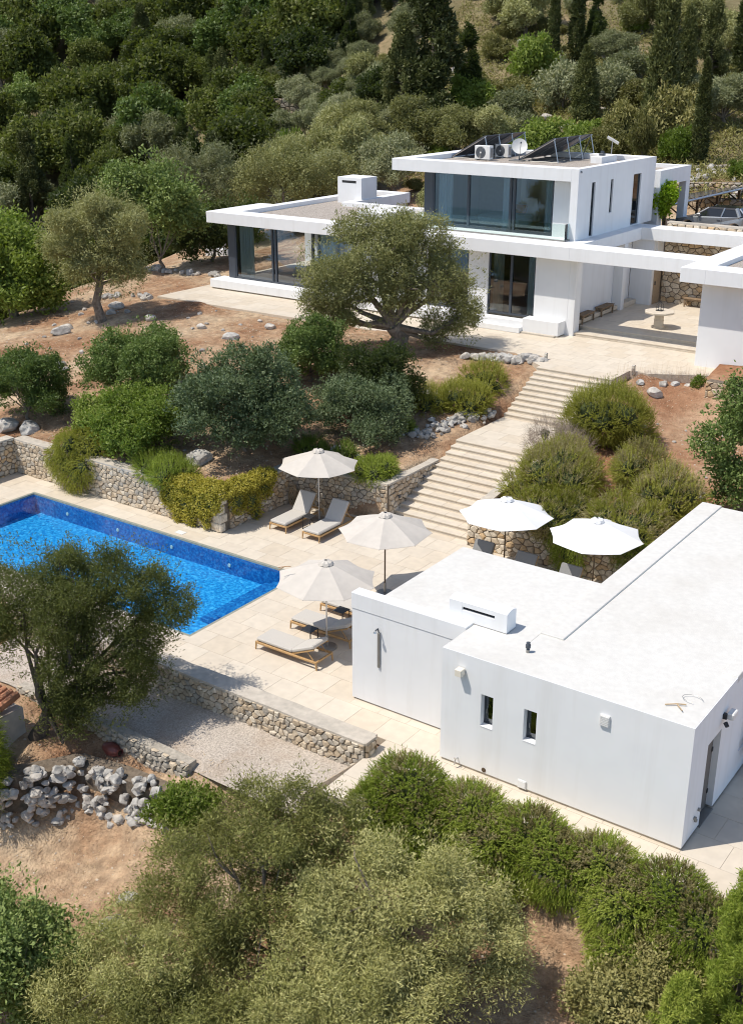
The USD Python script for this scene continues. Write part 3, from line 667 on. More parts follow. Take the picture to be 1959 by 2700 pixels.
curtain(villa, -31.8, -31.2, 50.36, 4.02, 7.05); curtain(villa, -28.35, -27.75, 50.36, 4.04, 7.05); curtain(villa, -26.4, -26.02, 50.36, 4.04, 7.05)
# interior of the ground floor
vb('inner_floor', -45.4, -24.0, 50.3, 57, 3.8, 3.99, m='limestone_1', bev=0)
vb('inner_wall', -41.3, -24.4, 56.7, 57.0, 3.99, 7.1, m='interior', bev=0); vb('inner_wall', -36.5, -36.2, 50.42, 56.7, 3.99, 7.1, m='interior', bev=0); vb('inner_wall', -29.4, -29.1, 50.42, 56.7, 3.99, 7.1, m='interior', bev=0)
vb('rear_wall', -45.4, -44.4, 57.0, 57.25, 3.5, 7.1, bev=0); vb('rear_wall', -41.4, -24.4, 57.0, 57.25, 3.5, 7.1, bev=0)
pane_window(villa, -44.4, -41.4, 3.98, 7.09, 57.1, (-42.9,))
vb('left_wall', -45.4, -45.1, 57.25, 63.5, 3.5, 7.1, bev=0); vb('rear_wing_wall', -45.1, -42.3, 63.2, 63.5, 3.5, 7.1, bev=0); vb('rear_wing_wall', -42.55, -42.3, 57.25, 63.2, 3.5, 7.1, bev=0)
vb('sofa', -42.5, -40.2, 53.4, 54.4, 3.99, 4.45, m='cushion', bev=0.06); vb('sofa_back', -42.5, -40.2, 54.15, 54.4, 4.45, 4.85, m='cushion', bev=0.06)
# roof of the ground floor: rims round recessed gravel
ZB, ZT = 7.09, 7.70
vb('roof_edge', -46.3, -33.5, 49.28, 50.45, ZB, ZT); vb('roof_edge', -33.5, -23.84, 49.33, 52.3, ZB, ZT - 0.003, m=WH)
vb('roof_edge', -46.3, -44.68, 50.45, 54.02, ZB, ZT, m=WH); vb('roof_edge', -45.32, -44.70, 54.02, 63.2, ZB, ZT); vb('roof_edge', -45.32, -42.2, 63.2, 63.8, ZB, ZT)
vb('roof_edge', -42.75, -42.15, 57.75, 63.2, ZB, ZT - 0.002); vb('roof_edge', -42.7, -33.4, 57.2, 57.76, ZB, ZT)
vb('roof_slab', -44.7, -36.6, 50.4, 57.25, ZB + 0.03, 7.46, m='gravel_roof', bev=0); vb('roof_slab', -44.7, -42.7, 57.2, 63.25, ZB + 0.03, 7.458, m='gravel_roof', bev=0)
vb('roof_slab', -36.62, -33.2, 50.4, 57.25, ZB + 0.03, 7.60, m=RF, bev=0)
vb('skylight_box', -38.2, -36.25, 52.6, 55.3, 7.4, 7.98, m=WH)
ch = vb('chimney', -44.05, -42.25, 58.6, 60.2, 7.4, 8.98)
part(ch, 'slot', MB().box(-43.7, -42.65, 58.592, 58.61, 8.66, 8.80), 'dark_void')
# upper floor
X1, Y0, Y1 = -24.5, 51.2, 60.3
wl = sbox(Y0, 7.7, Y1, 10.98)
for a, b, c, d in ((52.68, 53.08, 7.74, 10.27), (54.82, 55.12, 8.65, 10.25), (57.55, 58.52, 7.74, 10.28)):
    wl = wl.difference(sbox(a, c, b, d))
part(villa, 'right_wall', MB().wall(wl, 'x', X1 - 0.38, X1), WH)
for a, b, c, d in ((52.68, 53.08, 7.74, 10.27), (54.82, 55.12, 8.65, 10.25), (57.55, 58.52, 7.74, 10.28)):
    w = part(villa, 'slit_window', MB().box(X1 - 0.12, X1 - 0.07, a, a + 0.05, c, d).box(X1 - 0.12, X1 - 0.07, b - 0.05, b, c, d).box(X1 - 0.12, X1 - 0.07, a, b, c, c + 0.05).box(X1 - 0.12, X1 - 0.07, a, b, d - 0.05, d), 'dark_frame')
    part(w, 'pane', MB().box(X1 - 0.1, X1 - 0.09, a, b, c, d), 'slit_glass'); part(w, 'sill', MB().box(X1 - 0.11, X1 + 0.015, a, b, c - 0.02, c + 0.012), WH)
vb('upper_rear_wall', -33.4, -24.9, 59.9, 60.25, 7.5, 10.5, bev=0); vb('upper_left_wall', -33.5, -33.2, 52.6, 59.9, 7.5, 10.5, bev=0)
vb('upper_corner_post', -33.52, -33.0, 52.0, 52.6, 7.7, 10.42, m='dark_frame')
vb('return_wall', -26.15, -24.88, 52.02, 52.3, 7.7, 10.42)
pane_window(villa, -33.0, -26.15, 7.7, 10.41, 52.08, (-30.9, -28.5, -28.3), mw=0.12, sill=0.12)
curtain(villa, -32.85, -32.0, 52.32, 7.75, 10.38, 'curtain_blue'); curtain(villa, -29.05, -28.6, 52.32, 7.75, 10.38, 'curtain_blue'); curtain(villa, -26.75, -26.25, 52.32, 7.75, 10.38, 'curtain_blue')
vb('upper_floor', -33.3, -24.9, 52.3, 59.9, 7.45, 7.72, m='limestone_2', bev=0)
vb('inner_post', -29.75, -29.45, 55.4, 55.7, 7.72, 10.4, m=WH, bev=0); vb('inner_post', -29.1, -28.8, 56.4, 56.7, 7.72, 10.4, m=WH, bev=0); vb('inner_wall', -33.2, -30.6, 57.0, 57.2, 7.72, 10.4, m='interior', bev=0)
bed = vb('bed', -31.2, -28.9, 53.6, 55.3, 7.72, 8.22, m='bed_linen', bev=0.08)
part(bed, 'headboard', MB().box(-29.5, -28.7, 55.3, 55.4, 7.9, 9.0), 'ac_white')
part(bed, 'pillow', MB().box(-0.35, 0.35, -0.1, 0.1, -0.22, 0.22, 0.08, rot=trimesh.transformations.rotation_matrix(-0.4, [1, 0, 0])[:3, :3], at=(-29.55, 55.1, 8.45)), 'orange_cloth')
part(bed, 'mattress', MB().box(-31.25, -28.85, 53.55, 55.28, 8.0, 8.16, 0.05), 'bed_linen')
ZS, ZU = 10.40, 10.98
vb('upper_roof_edge', -35.0, X1 - 0.381, Y0, 52.0, ZS, ZU, m=WH); vb('upper_roof_edge', -35.0, -34.2, 52.0, 59.6, ZS, ZU); vb('upper_roof_edge', -35.0, X1 - 0.381, 59.6, 60.296, ZS, ZU)
vb('upper_roof_slab', -34.25, -24.8, 51.95, 59.65, ZS + 0.01, 10.74, m='gravel_roof', bev=0)
t = solo('roof_camera', MB().tube([(-24.47, 51.4, 10.86), (-24.42, 51.3, 10.83)], [0.03, 0.03], 10).box(-24.5, -24.46, 51.38, 51.43, 10.84, 10.89), 'dark_frame', 'small dark security camera under the upper roof corner', 'camera')
# balcony
for a, b in ((-33.0, -30.3), (-30.28, -27.6), (-27.58, -24.82)):
    part(villa, 'balustrade_pane', MB().box(a, b, 50.74, 50.76, 7.76, 8.5), 'clear_glass')
part(villa, 'balustrade_pane', MB().box(-24.83, -24.81, 50.76, 51.19, 7.76, 8.5), 'clear_glass')
part(villa, 'balustrade_channel', MB().box(-33.0, -24.8, 50.71, 50.79, 7.697, 7.765).box(-24.86, -24.78, 50.79, 51.19, 7.697, 7.765), 'grey_metal')
# courtyard
vb('courtyard_beam', -23.84, -17.74, 49.33, 50.72, ZB, ZT)
vb('roof_strip', -24.86, -23.84, 52.3, 58.85, ZB, ZT - 0.001)
vb('rear_beam', -23.84, -17.74, 57.55, 58.83, ZB, ZT)
vb('right_roof_edge', -17.75, -16.66, 47.33, 58.85, ZB, ZT, m=WH); vb('right_roof_edge', -16.66, -7.0, 47.33, 48.62, ZB, ZT, m=WH)
vb('right_roof_slab', -16.7, -7.0, 48.55, 58.8, ZB + .03, 7.5, m='gravel_roof', bev=0)
vb('right_wing_wall', -17.02, -7.0, 48.1, 48.45, 3.25, ZB + .02); vb('right_wing_side', -17.02, -16.7, 48.45, 58.85, 3.25, ZB + .02)
vb('right_wing_base', -17.0, -7.0, 48.13, 48.2, 3.1, 3.5, m='concrete_cap')
vb('court_post', -24.12, -23.77, 50.1, 50.72, 3.2, ZB + .01)
vb('court_wall', -24.7, -24.36, 50.42, 57.7, 3.2, ZB + .01); vb('court_pier', -24.36, -23.84, 55.62, 56.02, 3.6, ZB + .005)
vb('court_wall', -24.36, -23.14, 57.72, 57.98, 3.6, ZB + .008)
vb('court_niche_step', -24.36, -23.9, 56.02, 57.7, 3.75, 4.0, m='limestone_3')
dr = vb('court_door', -23.2, -23.1, 57.98, 58.84, 3.75, 6.3, m='door_wood')
part(dr, 'handle', MB().box(-23.1, -23.05, 58.05, 58.09, 4.75, 4.95), 'black_metal')
vb('court_door_head', -23.22, -23.08, 57.98, 58.84, 6.3, ZB + 0.004)
cf = tag(UsdGeom.Xform.Define(stage, numbered('/World', 'courtyard_floor')).GetPrim(), kind='structure')
cp = sbox(-24.36, 51.15, -17.02, 58.88)
part(cf, 'bedding', MB().prism(cp, 3.2, 3.735), 'grout')
tiles(cf, cp, -24.36, 51.15, 0.9, 0.9, 3.75, seed=9)
cs = thing('courtyard_steps', 'two shallow limestone steps up into the open courtyard', 'steps', (-20.5, 50.3, 3.45))
for k, (ya, yb, zt) in enumerate(((50.22, 51.2, 3.60), (51.1, 51.4, 3.749))):
    for j in range(6):
        a = -23.77 + j * 1.125
        s = part(cs, 'tread', MB().box(a + .003, a + 1.122, ya - 0.02, yb if k == 0 else 51.148, zt - 0.04, zt, 0.005), f'limestone_{(j * 3 + k) % 4}')
        part(s, 'riser', MB().box(a + .003, a + 1.122, ya, ya + 0.02, zt - 0.15, zt - 0.042), f'limestone_{(j + k) % 4}')
stone_wall('courtyard_stone_wall', 'tall stone wall closing the back of the courtyard', [(-23.05, 58.9, -17.0, 58.9, 3.74, 7.84)], seed=31, stones=(0, 1, 3, 4), size=0.36, thick=0.4, capz=0.07)
for lb, x0_, x1_, y0_, y1_, gx_ in (('nearer weathered wooden bench against the white courtyard wall', -24.3, -23.86, 51.35, 52.72, 0), ('farther weathered wooden bench against the white courtyard wall', -24.3, -23.86, 53.5, 54.95, 0), ('wooden bench against the stone wall at the back of the courtyard', -21.6, -20.2, 58.35, 58.8, 0)):
    t = thing('wooden_bench', lb, 'bench', ((x0_ + x1_) / 2, (y0_ + y1_) / 2, 3.75))
    lx = x1_ - x0_ > y1_ - y0_
    for k in range(4):
        if lx:
            q = (x0_, x1_, y0_ + (y1_ - y0_) * k / 4 + .006, y0_ + (y1_ - y0_) * (k + 1) / 4 - .006)
        else:
            q = (x0_ + (x1_ - x0_) * k / 4 + .006, x0_ + (x1_ - x0_) * (k + 1) / 4 - .006, y0_, y1_)
        part(t, 'slat', MB().box(*q, 4.17, 4.21, 0.005), 'old_wood')
    for px in (x0_ + .04, x1_ - .1):
        for py in (y0_ + .04, y1_ - .1):
            part(t, 'leg', MB().box(px, px + .06, py, py + .06, 3.75, 4.17), 'old_wood')
    part(t, 'apron', MB().box(x0_ + .05, x1_ - .05, y0_ + .05, y1_ - .05, 4.09, 4.168), 'old_wood')
t = thing('stone_table', 'round-cornered pale stone pedestal table in the courtyard', 'table', (-20.68, 52.95, 3.75))
o = np.array([-20.68, 52.95, 3.75])
part(t, 'table_top', MB().lathe([(0.01, .70), (.68, .70), (.73, .73), (.73, .79), (.70, .81), (.01, .81)], 8, o), 'limestone_3')
part(t, 'pedestal', MB().lathe([(.01, 0), (.29, 0), (.29, .06), (.235, .10), (.225, .34), (.245, .36), (.225, .38), (.215, .60), (.24, .64), (.26, .699)], 20, o), 'limestone_0', smooth=35)
t = thing('lantern', 'small black wire lantern on the courtyard stone table', 'lantern', (-20.68, 52.95, 4.56))
o = np.array([-20.7, 53.0, 4.56])
part(t, 'tray', MB().box(o[0] - .15, o[0] + .15, o[1] - .15, o[1] + .15, o[2], o[2] + .03), 'black_metal')
for sx in (-1, 1):
    for sy in (-1, 1):
        part(t, 'bar', MB().tube([o + (sx * .12, sy * .12, .03), o + (sx * .12, sy * .12, .28), o + (sx * .05, sy * .05, .38), o + (0, 0, .42)], .011, 6), 'black_metal')
part(t, 'ring', MB().tube([o + (.04 * math.cos(a), 0, .45 + .04 * math.sin(a)) for a in np.linspace(0, 6.3, 10)], .008, 6), 'black_metal'); part(t, 'candle', MB().lathe([(.001, .03), (.04, .03), (.04, .15), (.001, .15)], 10, o), 'light_box')
# rear wing
rw = thing('rear_wing', 'small white flat-roofed block with deep framed opening behind the upper storey', 'annexe', (-27, 63, 6.3))
part(rw, 'wall', MB().wall(sbox(60.95, 5.6, 65.3, 10.2).difference(sbox(61.6, 5.6, 64.75, 9.4)), 'x', -24.85, -24.45), WH)
part(rw, 'roof', MB().box(-29.5, -24.86, 60.9, 61.3, 9.7, 10.195).box(-29.5, -24.86, 64.9, 65.3, 9.7, 10.195).box(-29.5, -29.1, 61.3, 64.9, 9.7, 10.195), WH); part(rw, 'roof_gravel', MB().box(-29.1, -24.86, 61.3, 64.9, 9.7, 10.0), 'gravel_roof')
part(rw, 'front_wall', MB().box(-29.5, -24.86, 60.97, 61.25, 5.6, 9.7), WH); part(rw, 'inner_wall', MB().box(-26.6, -26.4, 61.3, 65.2, 5.6, 9.7), 'wall_stone_1'); part(rw, 'door', MB().box(-26.39, -26.33, 62.9, 63.9, 6.2, 8.6), 'window_glass'); part(rw, 'door_frame', MB().box(-26.395, -26.32, 62.8, 62.9, 6.2, 8.65).box(-26.395, -26.32, 63.9, 64.0, 6.2, 8.65), 'dark_frame')
t = thing('garden_bench_wall', 'small white L-shaped masonry bench on bare soil left of the villa', 'masonry bench', (-52.0, 57, 3.5))
gz_ = float(ground(-52, 57)[0])
part(t, 'seat', MB().box(-53.2, -50.9, 56.6, 57.1, gz_ - .1, gz_ + .45, .02), WH); part(t, 'back', MB().box(-53.4, -53.2, 56.6, 58.4, gz_ - .1, gz_ + .6, .02), WH)

# ---------------------------------------------------------------- pool house
ph = thing('pool_house', 'low white L-shaped pool house with flat roof in the right foreground', 'pool house', (-9.5, 22, 0))
ex = (-11.53, -11.21, 1.30, 2.165), (-10.41, -10.085, 1.32, 2.165)
fwp = sbox(-12.61, 0.07, -6.49, 3.056)
for a, b, c, d in ex:
    fwp = fwp.difference(sbox(a, c, b, d))
part(ph, 'front_wall', MB().wall(fwp, 'y', 20.70, 21.0), WH)
part(ph, 'base', MB().box(-12.58, -6.53, 20.73, 21.0, -0.2, 0.07).box(-16.0, -12.58, 21.83, 22.1, -0.2, 0.05), 'concrete_cap')
for a, b, c, d in ex:
    w = part(ph, 'window', MB().box(a, a + .035, 20.87, 20.92, c, d).box(b - .035, b, 20.87, 20.92, c, d).box(a, b, 20.87, 20.92, c, c + .04).box(a, b, 20.87, 20.92, d - .04, d), 'dark_frame')
    part(w, 'pane', MB().box(a, b, 20.89, 20.90, c, d), 'window_glass'); part(w, 'sill', MB().box(a + .003, b - .003, 20.692, 20.87, c + .001, c + .022), WH); part(w, 'backing', MB().box(a - .02, b + .02, 21.02, 21.04, c - .02, d + .02), 'dark_void')
    part(w, 'handle', MB().box(a + .07, a + .085, 20.85, 20.87, c + .3, c + .42), 'silver_metal')
rwp = sbox(20.995, 0.07, 33.3, 3.056).difference(sbox(21.73, -1, 22.56, 2.12)).difference(sbox(24.1, 0.7, 24.9, 1.5))
part(ph, 'right_wall', MB().wall(rwp, 'x', -6.79, -6.49), WH)
dr = part(ph, 'door', MB().box(-6.72, -6.64, 21.73, 22.56, 0.03, 2.12), 'grey_door')
part(dr, 'handle', MB().box(-6.64, -6.59, 21.83, 21.86, 0.98, 1.0).box(-6.6, -6.585, 21.83, 21.96, 0.98, 1.0), 'black_metal'); part(dr, 'hinge', MB().box(-6.645, -6.62, 22.5, 22.56, 0.4, 0.5).box(-6.645, -6.62, 22.5, 22.56, 1.5, 1.6), 'black_metal'); part(dr, 'threshold', MB().box(-6.79, -6.45, 21.73, 22.56, -0.02, 0.025), 'grey_metal')
w = part(ph, 'window_shutter', MB().box(-6.62, -6.52, 24.1, 24.9, .7, 1.5), 'ac_white')
part(ph, 'back_wall', MB().box(-11.06, -6.79, 33.0, 33.3, 0, 3.05).box(-11.06, -10.8, 22.3, 33.0, 0, 3.0), WH)
part(ph, 'roof', MB().prism(shapely.union_all([sbox(-12.60, 20.72, -6.51, 22.118), sbox(-11.05, 22.0, -6.51, 33.29)]), 2.72, 3.06), RF)
part(ph, 'roof_rim', MB().box(-11.064, -10.45, 22.62, 33.304, 2.9, 3.105, .012).box(-6.86, -6.486, 23.3, 33.304, 2.9, 3.08, .012), RF)
part(ph, 'screen_wall', MB().box(-16.03, -12.612, 21.785, 22.1, 0.05, 2.66), WH)
part(ph, 'low_wing_wall', MB().box(-15.31, -15.0, 22.1, 26.1, 0.0, 2.9).box(-15.0, -11.06, 25.8, 26.1, 0.0, 2.9), WH)
part(ph, 'screen_coping', MB().box(-16.045, -12.613, 21.77, 22.12, 2.668, 3.12, .012), WH)
part(ph, 'low_wing_roof', MB().box(-15.32, -11.063, 22.121, 26.11, 2.90, 3.05, .012), RF)
rg0 = random.Random(4)
bx = thing('roof_vent_box', 'white masonry vent box with a long slot on the roof of the pool house', 'vent box', (-12.5, 22.3, 3.08))
part(bx, 'body', MB().prism(sbox(-13.32, 22.13, -11.71, 22.58).difference(sbox(-12.96, 22.0, -12.05, 22.25)), 3.07, 3.56), WH)
part(bx, 'front_lower', MB().box(-12.97, -12.04, 22.133, 22.21, 3.07, 3.35), WH); part(bx, 'front_upper', MB().box(-12.97, -12.04, 22.133, 22.21, 3.44, 3.56), WH); part(bx, 'slot', MB().box(-12.96, -12.05, 22.2, 22.3, 3.34, 3.45), 'dark_void')
part(bx, 'top', MB().wall(Polygon([(22.13, 3.56)] + [(22.13 + .45 * k / 8, 3.56 + .06 * math.sin(math.pi * k / 8)) for k in range(9)]), 'x', -13.32, -11.71), WH, smooth=40)
v_ = thing('roof_vent_pipe', 'short grey vent pipe with cowl on the white roof', 'vent pipe', (-10.86, 21.62, 3.08))
part(v_, 'pipe', MB().lathe([(.045, 0), (.045, .14), (.001, .14)], 12, (-10.86, 21.62, 3.0)), 'grey_metal', smooth=30); part(v_, 'cowl', MB().lathe([(.03, .14), (.06, .16), (.062, .24), (.045, .27), (.05, .30), (.001, .32)], 12, (-10.86, 21.62, 3.02)), 'dark_frame', smooth=30)
v_ = thing('wall_light', 'cream cube wall light near the left corner of the tall white front wall', 'wall light', (-12.06, 20.7, 2.62))
part(v_, 'cube', MB().box(-12.15, -11.97, 20.50, 20.68, 2.53, 2.71, .012), 'light_box'); part(v_, 'mount', MB().box(-12.12, -12.0, 20.68, 20.7, 2.56, 2.68), 'grey_metal')
v_ = thing('wall_vent', 'white louvred vent high on the front wall of the pool house', 'vent', (-8.46, 20.7, 2.56))
part(v_, 'frame', MB().box(-8.57, -8.34, 20.655, 20.70, 2.43, 2.70, .006), 'ac_white')
for k in range(6):
    part(v_, 'louvre', MB().box(-8.555, -8.355, 20.640, 20.662, 2.445 + .04 * k, 2.475 + .04 * k, rot=None), 'ac_white')
v_ = thing('wall_box', 'small white cover box low on the front wall of the pool house', 'cover box', (-10.35, 20.7, .16))
part(v_, 'frame', MB().box(-10.46, -10.24, 20.67, 20.70, .06, .275, .005), 'ac_white'); part(v_, 'lid', MB().box(-10.44, -10.26, 20.66, 20.672, .08, .255, .004), 'white_render')
v_ = thing('garden_tap', 'small metal tap low at the left end of the front wall', 'tap', (-12.1, 20.7, .2))
part(v_, 'pipe', MB().tube([(-12.1, 20.72, .22), (-12.1, 20.58, .22), (-12.1, 20.55, .1)], .018, 8), 'silver_metal'); part(v_, 'handle', MB().box(-12.14, -12.06, 20.57, 20.6, .24, .265), 'silver_metal')
solo('wall_outlet', MB().tube([(-11.38, 20.702, .15), (-11.38, 20.685, .15)], [.06, .055], 14), 'bronze', 'round brass outlet low on the front wall of the pool house', 'outlet')
v_ = thing('outdoor_shower', 'slim grey outdoor shower column on the low white wall', 'shower', (-15.17, 21.78, 1.2))
part(v_, 'column', MB().box(-15.205, -15.135, 21.735, 21.785, 1.2, 2.22, .01), 'grey_metal'); part(v_, 'arm', MB().tube([(-15.17, 21.76, 2.2), (-15.17, 21.72, 2.34), (-15.17, 21.62, 2.33)], .02, 8), 'dark_frame'); part(v_, 'shower_head', MB().lathe([(.001, 0), (.05, 0), (.03, .05), (.001, .06)], 12, (-15.17, 21.6, 2.27)), 'silver_metal')
v_ = thing('flood_light', 'black and white floodlight above the grey door', 'floodlight', (-6.49, 22.6, 2.45))
part(v_, 'bracket', MB().box(-6.49, -6.40, 22.5, 22.6, 2.40, 2.52), 'black_metal'); part(v_, 'head', MB().box(-6.42, -6.26, 22.55, 22.85, 2.38, 2.54, .02), 'ac_white'); part(v_, 'sensor', MB().tube([(-6.40, 22.45, 2.36), (-6.33, 22.40, 2.30)], [.05, .045], 10), 'black_metal')
for k, (y, z) in enumerate(((21.3, .45), (21.36, .36), (21.52, .55))):
    solo('wall_socket', MB().box(-6.49, -6.43, y, y + .07, z, z + .07, .01), 'grey_metal', ('lowest', 'middle', 'topmost')[(1, 0, 2)[k]] + ' of the small grey sockets beside the grey door', 'socket')
solo('dry_twig', MB().tube([(-7.35, 21.2, 3.10), (-7.15, 21.35, 3.11), (-6.98, 21.45, 3.10)], .015, 5).tube([(-7.15, 21.35, 3.11), (-6.95, 21.15, 3.11)], .014, 5), 'dry_stem_1', 'dry brown twig lying on the near corner of the white roof', 'twig')
a_ = np.linspace(0.3, 5.0, 24)
solo('loose_wire', MB().tube(np.column_stack([-6.95 + .22 * np.cos(a_), 21.75 + .16 * np.sin(a_), 0 * a_ + 3.11]), .006, 4), 'grey_metal', 'thin loop of loose wire on the near corner of the white roof', 'wire')

# ---------------------------------------------------------------- parasols
def parasol_kind(name, fabric, pole_mat):
    p = proto(name)
    R, zr, zt, n = 1.5, 2.19, 2.71, 8
    part(p, 'base', MB().lathe([(.001, 0), (.30, 0), (.30, .035), (.27, .055), (.05, .06), (.045, .38), (.03, .39), (.001, .39)], 24), 'grey_metal', smooth=30)
    part(p, 'pole', MB().tube([(0, 0, .05), (0, 0, zt + .02)], .024, 10), pole_mat, smooth=40)
    for k in range(n):
        a0, a1 = 2 * math.pi * k / n, 2 * math.pi * (k + 1) / n
        V, m, q = [], 7, 6
        for i in range(m):
            f = 0.0 + i / (m - 1); r = .07 + (R - .07) * f
            for j in range(q):
                g = j / (q - 1); a = a0 + (a1 - a0) * g
                chord = math.cos((a1 - a0) / 2) / math.cos(a - (a0 + a1) / 2)
                sag = .055 * math.sin(math.pi * g) * f
                edge = -.05 * math.sin(math.pi * g) * (f > .99)
                V.append(((r * chord + edge) * math.cos(a), (r * chord + edge) * math.sin(a), zt - (zt - zr) * (f ** 1.12) - sag * .7))
        V = np.array(V); F = [(i * q + j, i * q + j + 1, (i + 1) * q + j + 1, (i + 1) * q + j) for i in range(m - 1) for j in range(q - 1)]
        part(p, 'canopy_panel', MB().add(np.vstack([V, V - [0, 0, .006]]), F + [tuple(x + m * q for x in f[::-1]) for f in F]), fabric, smooth=50)
        a = a0
        part(p, 'rib', MB().tube([(0, 0, zt - .03), (R * math.cos(a) * .99, R * math.sin(a) * .99, zr - .02)], .011, 6), pole_mat)
        part(p, 'strut', MB().tube([(0, 0, zt - .75), (R * math.cos(a) * .5, R * math.sin(a) * .5, zr + (zt - zr) * .5 - .02)], .009, 5), pole_mat)
    V, F = [], []
    for k in range(16):
        a = 2 * math.pi * k / 16; w = 0.03 * (k % 2)
        V += [(.05 * math.cos(a), .05 * math.sin(a), zt + .085), (.18 * math.cos(a), .18 * math.sin(a), zt + .055 - w * .9), (.225 * math.cos(a), .225 * math.sin(a), zt - .015 - w * 1.3)]
    for k in range(16):
        n0, n1 = 3 * k, 3 * ((k + 1) % 16)
        F += [(n0, n1, n1 + 1, n0 + 1), (n0 + 1, n1 + 1, n1 + 2, n0 + 2)]
    part(p, 'vent_cap', MB().add(V, F), fabric, smooth=20)
    part(p, 'finial', MB().lathe([(.05, .06), (.05, .085), (.02, .10), (.001, .11)], 10, (0, 0, zt)), 'black_metal')
    return p


pa, pb = parasol_kind('parasol_beige', 'fabric_beige', 'silver_metal'), parasol_kind('parasol_white', 'fabric_white', 'bronze')
pc = parasol_kind('parasol_beige_dark', 'fabric_beige', 'bronze')
for pr, x, y, rz, lb in ((pa, -18.30, 23.64, 12, 'open beige parasol nearest the pool, beside the front wooden lounger'), (pc, -18.98, 27.55, 28, 'open beige parasol with dark pole rising behind the low white roof'), (pa, -24.5, 31.29, 8, 'open beige parasol between the two raised loungers by the stone wall'),
                         (pb, -16.60, 30.95, 22, 'white open parasol in front of the stairs, left of the white pair'), (pb, -13.47, 30.98, 10, 'white open parasol right of the white pair, near the long white roof edge')):
    copy(pr, 'parasol', lb, 'parasol', (x, y, 0.001), rz, (1 + .02 * math.sin(x * 9), 1 + .02 * math.cos(x * 7), 1 + .015 * math.sin(y * 5)), group='open parasols on the pool terrace')
solo('parasol_twig', MB().tube([(-19.42, 22.9, 2.50), (-19.25, 22.98, 2.55), (-19.05, 23.0, 2.60)], .014, 5).tube([(-19.25, 22.98, 2.55), (-19.3, 22.75, 2.50)], .012, 5), 'dry_stem_0', 'dry twig lying on the beige parasol nearest the pool', 'twig')


# ---------------------------------------------------------------- loungers, side tables
def lounger_kind(name, ang, dark=False):
    """feet at the origin's side -x, head at +x; 2.2 x 0.74 m"""
    p = proto(name); W = .37
    for s in (-1, 1):
        part(p, 'side_rail', MB().box(-1.1, 1.1, s * W - .025, s * W + .025, .20, .265, .008), 'teak')
    for x in (-1.075, 1.075):
        part(p, 'end_rail', MB().box(x - .025, x + .025, -W + .027, W - .027, .20, .262, .008), 'teak')
        for s in (-1, 1):
            part(p, 'leg', MB().tube([(x, s * W, .262), (x + .03 * np.sign(x), s * W, 0)], [.032, .02], 8), 'teak')
    for k in range(9):
        part(p, 'slat', MB().box(-1.02 + .148 * k, -.91 + .148 * k, -W + .03, W - .03, .235, .255), 'teak')
    hx = .22
    part(p, 'seat_cushion', MB().box(-1.09, hx, -.36, .36, .268, .385, .035), 'cushion', smooth=30)
    ca, sa = math.cos(ang), math.sin(ang)
    R = np.array([[ca, 0, -sa], [0, 1, 0], [sa, 0, ca]])
    part(p, 'back_cushion', MB().box(.02, .86, -.36, .36, .008, .125, .035, rot=R, at=(hx, 0, .27)), 'cushion_dark' if dark else 'cushion', smooth=30)
    bf = part(p, 'back_frame', MB().box(0, .84, -.35, -.31, -.035, .004, rot=R, at=(hx, 0, .27)).box(0, .84, .31, .35, -.035, .004, rot=R, at=(hx, 0, .27)), 'teak')
    for k in range(5):
        part(p, 'back_slat', MB().box(.06 + .16 * k, .14 + .16 * k, -.31, .31, -.02, .002, rot=R, at=(hx, 0, .27)), 'teak')
    top = np.array([hx, 0, .25]) + R @ np.array([.55, 0, 0])
    for s in (-1, 1):
        part(p, 'strut', MB().tube([top + (0, s * .3, 0), (hx + .72, s * .3, .23)], .016, 6), 'teak')
    return p


la, lb_ = lounger_kind('lounger_low', math.radians(24)), lounger_kind('lounger_high', math.radians(52))
lc = lounger_kind('lounger_grey', math.radians(58), True)
for pr, x, y, rz, l in ((la, -18.80, 22.74, 0, 'front teak lounger with grey cushion, nearest the low stone wall'), (la, -18.80, 24.32, 0, 'second teak lounger back from the low stone wall, half in parasol shade'), (la, -18.80, 25.78, 0, 'third teak lounger, mostly hidden behind parasol and white wall corner'),
                        (lb_, -25.05, 30.68, 90, 'teak lounger with raised back beside the wicker lanterns'), (lb_, -23.55, 30.68, 90, 'teak lounger with raised back, right of the beige parasol pole by the wall'),
                        (lc, -17.35, 30.4, 90, 'grey lounger back just left of the first white parasol pole, above the roof edge'), (lc, -15.75, 30.35, 90, 'grey lounger back midway between the two white parasols, above the roof edge'), (lc, -14.15, 30.3, 90, 'grey lounger back under the right white parasol, above the roof edge')):
    copy(pr, 'sun_lounger', l, 'sun lounger', (x, y, 0.001), rz, group='teak loungers on the pool terrace')
tp = proto('side_table')
part(tp, 'table_top', MB().box(-.19, .19, -.19, .19, .47, .49, .005), 'black_metal')
for s in (-1, 1):
    part(tp, 'leg', MB().box(-.18, -.155, s * .17 - .012, s * .17 + .012, .01, .47), 'black_metal'); part(tp, 'foot', MB().box(-.18, .18, s * .17 - .012, s * .17 + .012, 0, .02), 'black_metal')
part(tp, 'cross_bar', MB().box(-.18, -.155, -.158, .158, 0.001, .02), 'black_metal')
for x, y, rz, l in ((-18.84, 23.52, 180, 'black side table beside the front teak lounger'), (-18.83, 25.05, 180, 'black side table between second and third teak loungers'), (-24.3, 30.45, 90, 'black side table between the two raised loungers')):
    copy(tp, 'side_table', l, 'side table', (x, y, 0.001), rz, group='small black side tables')
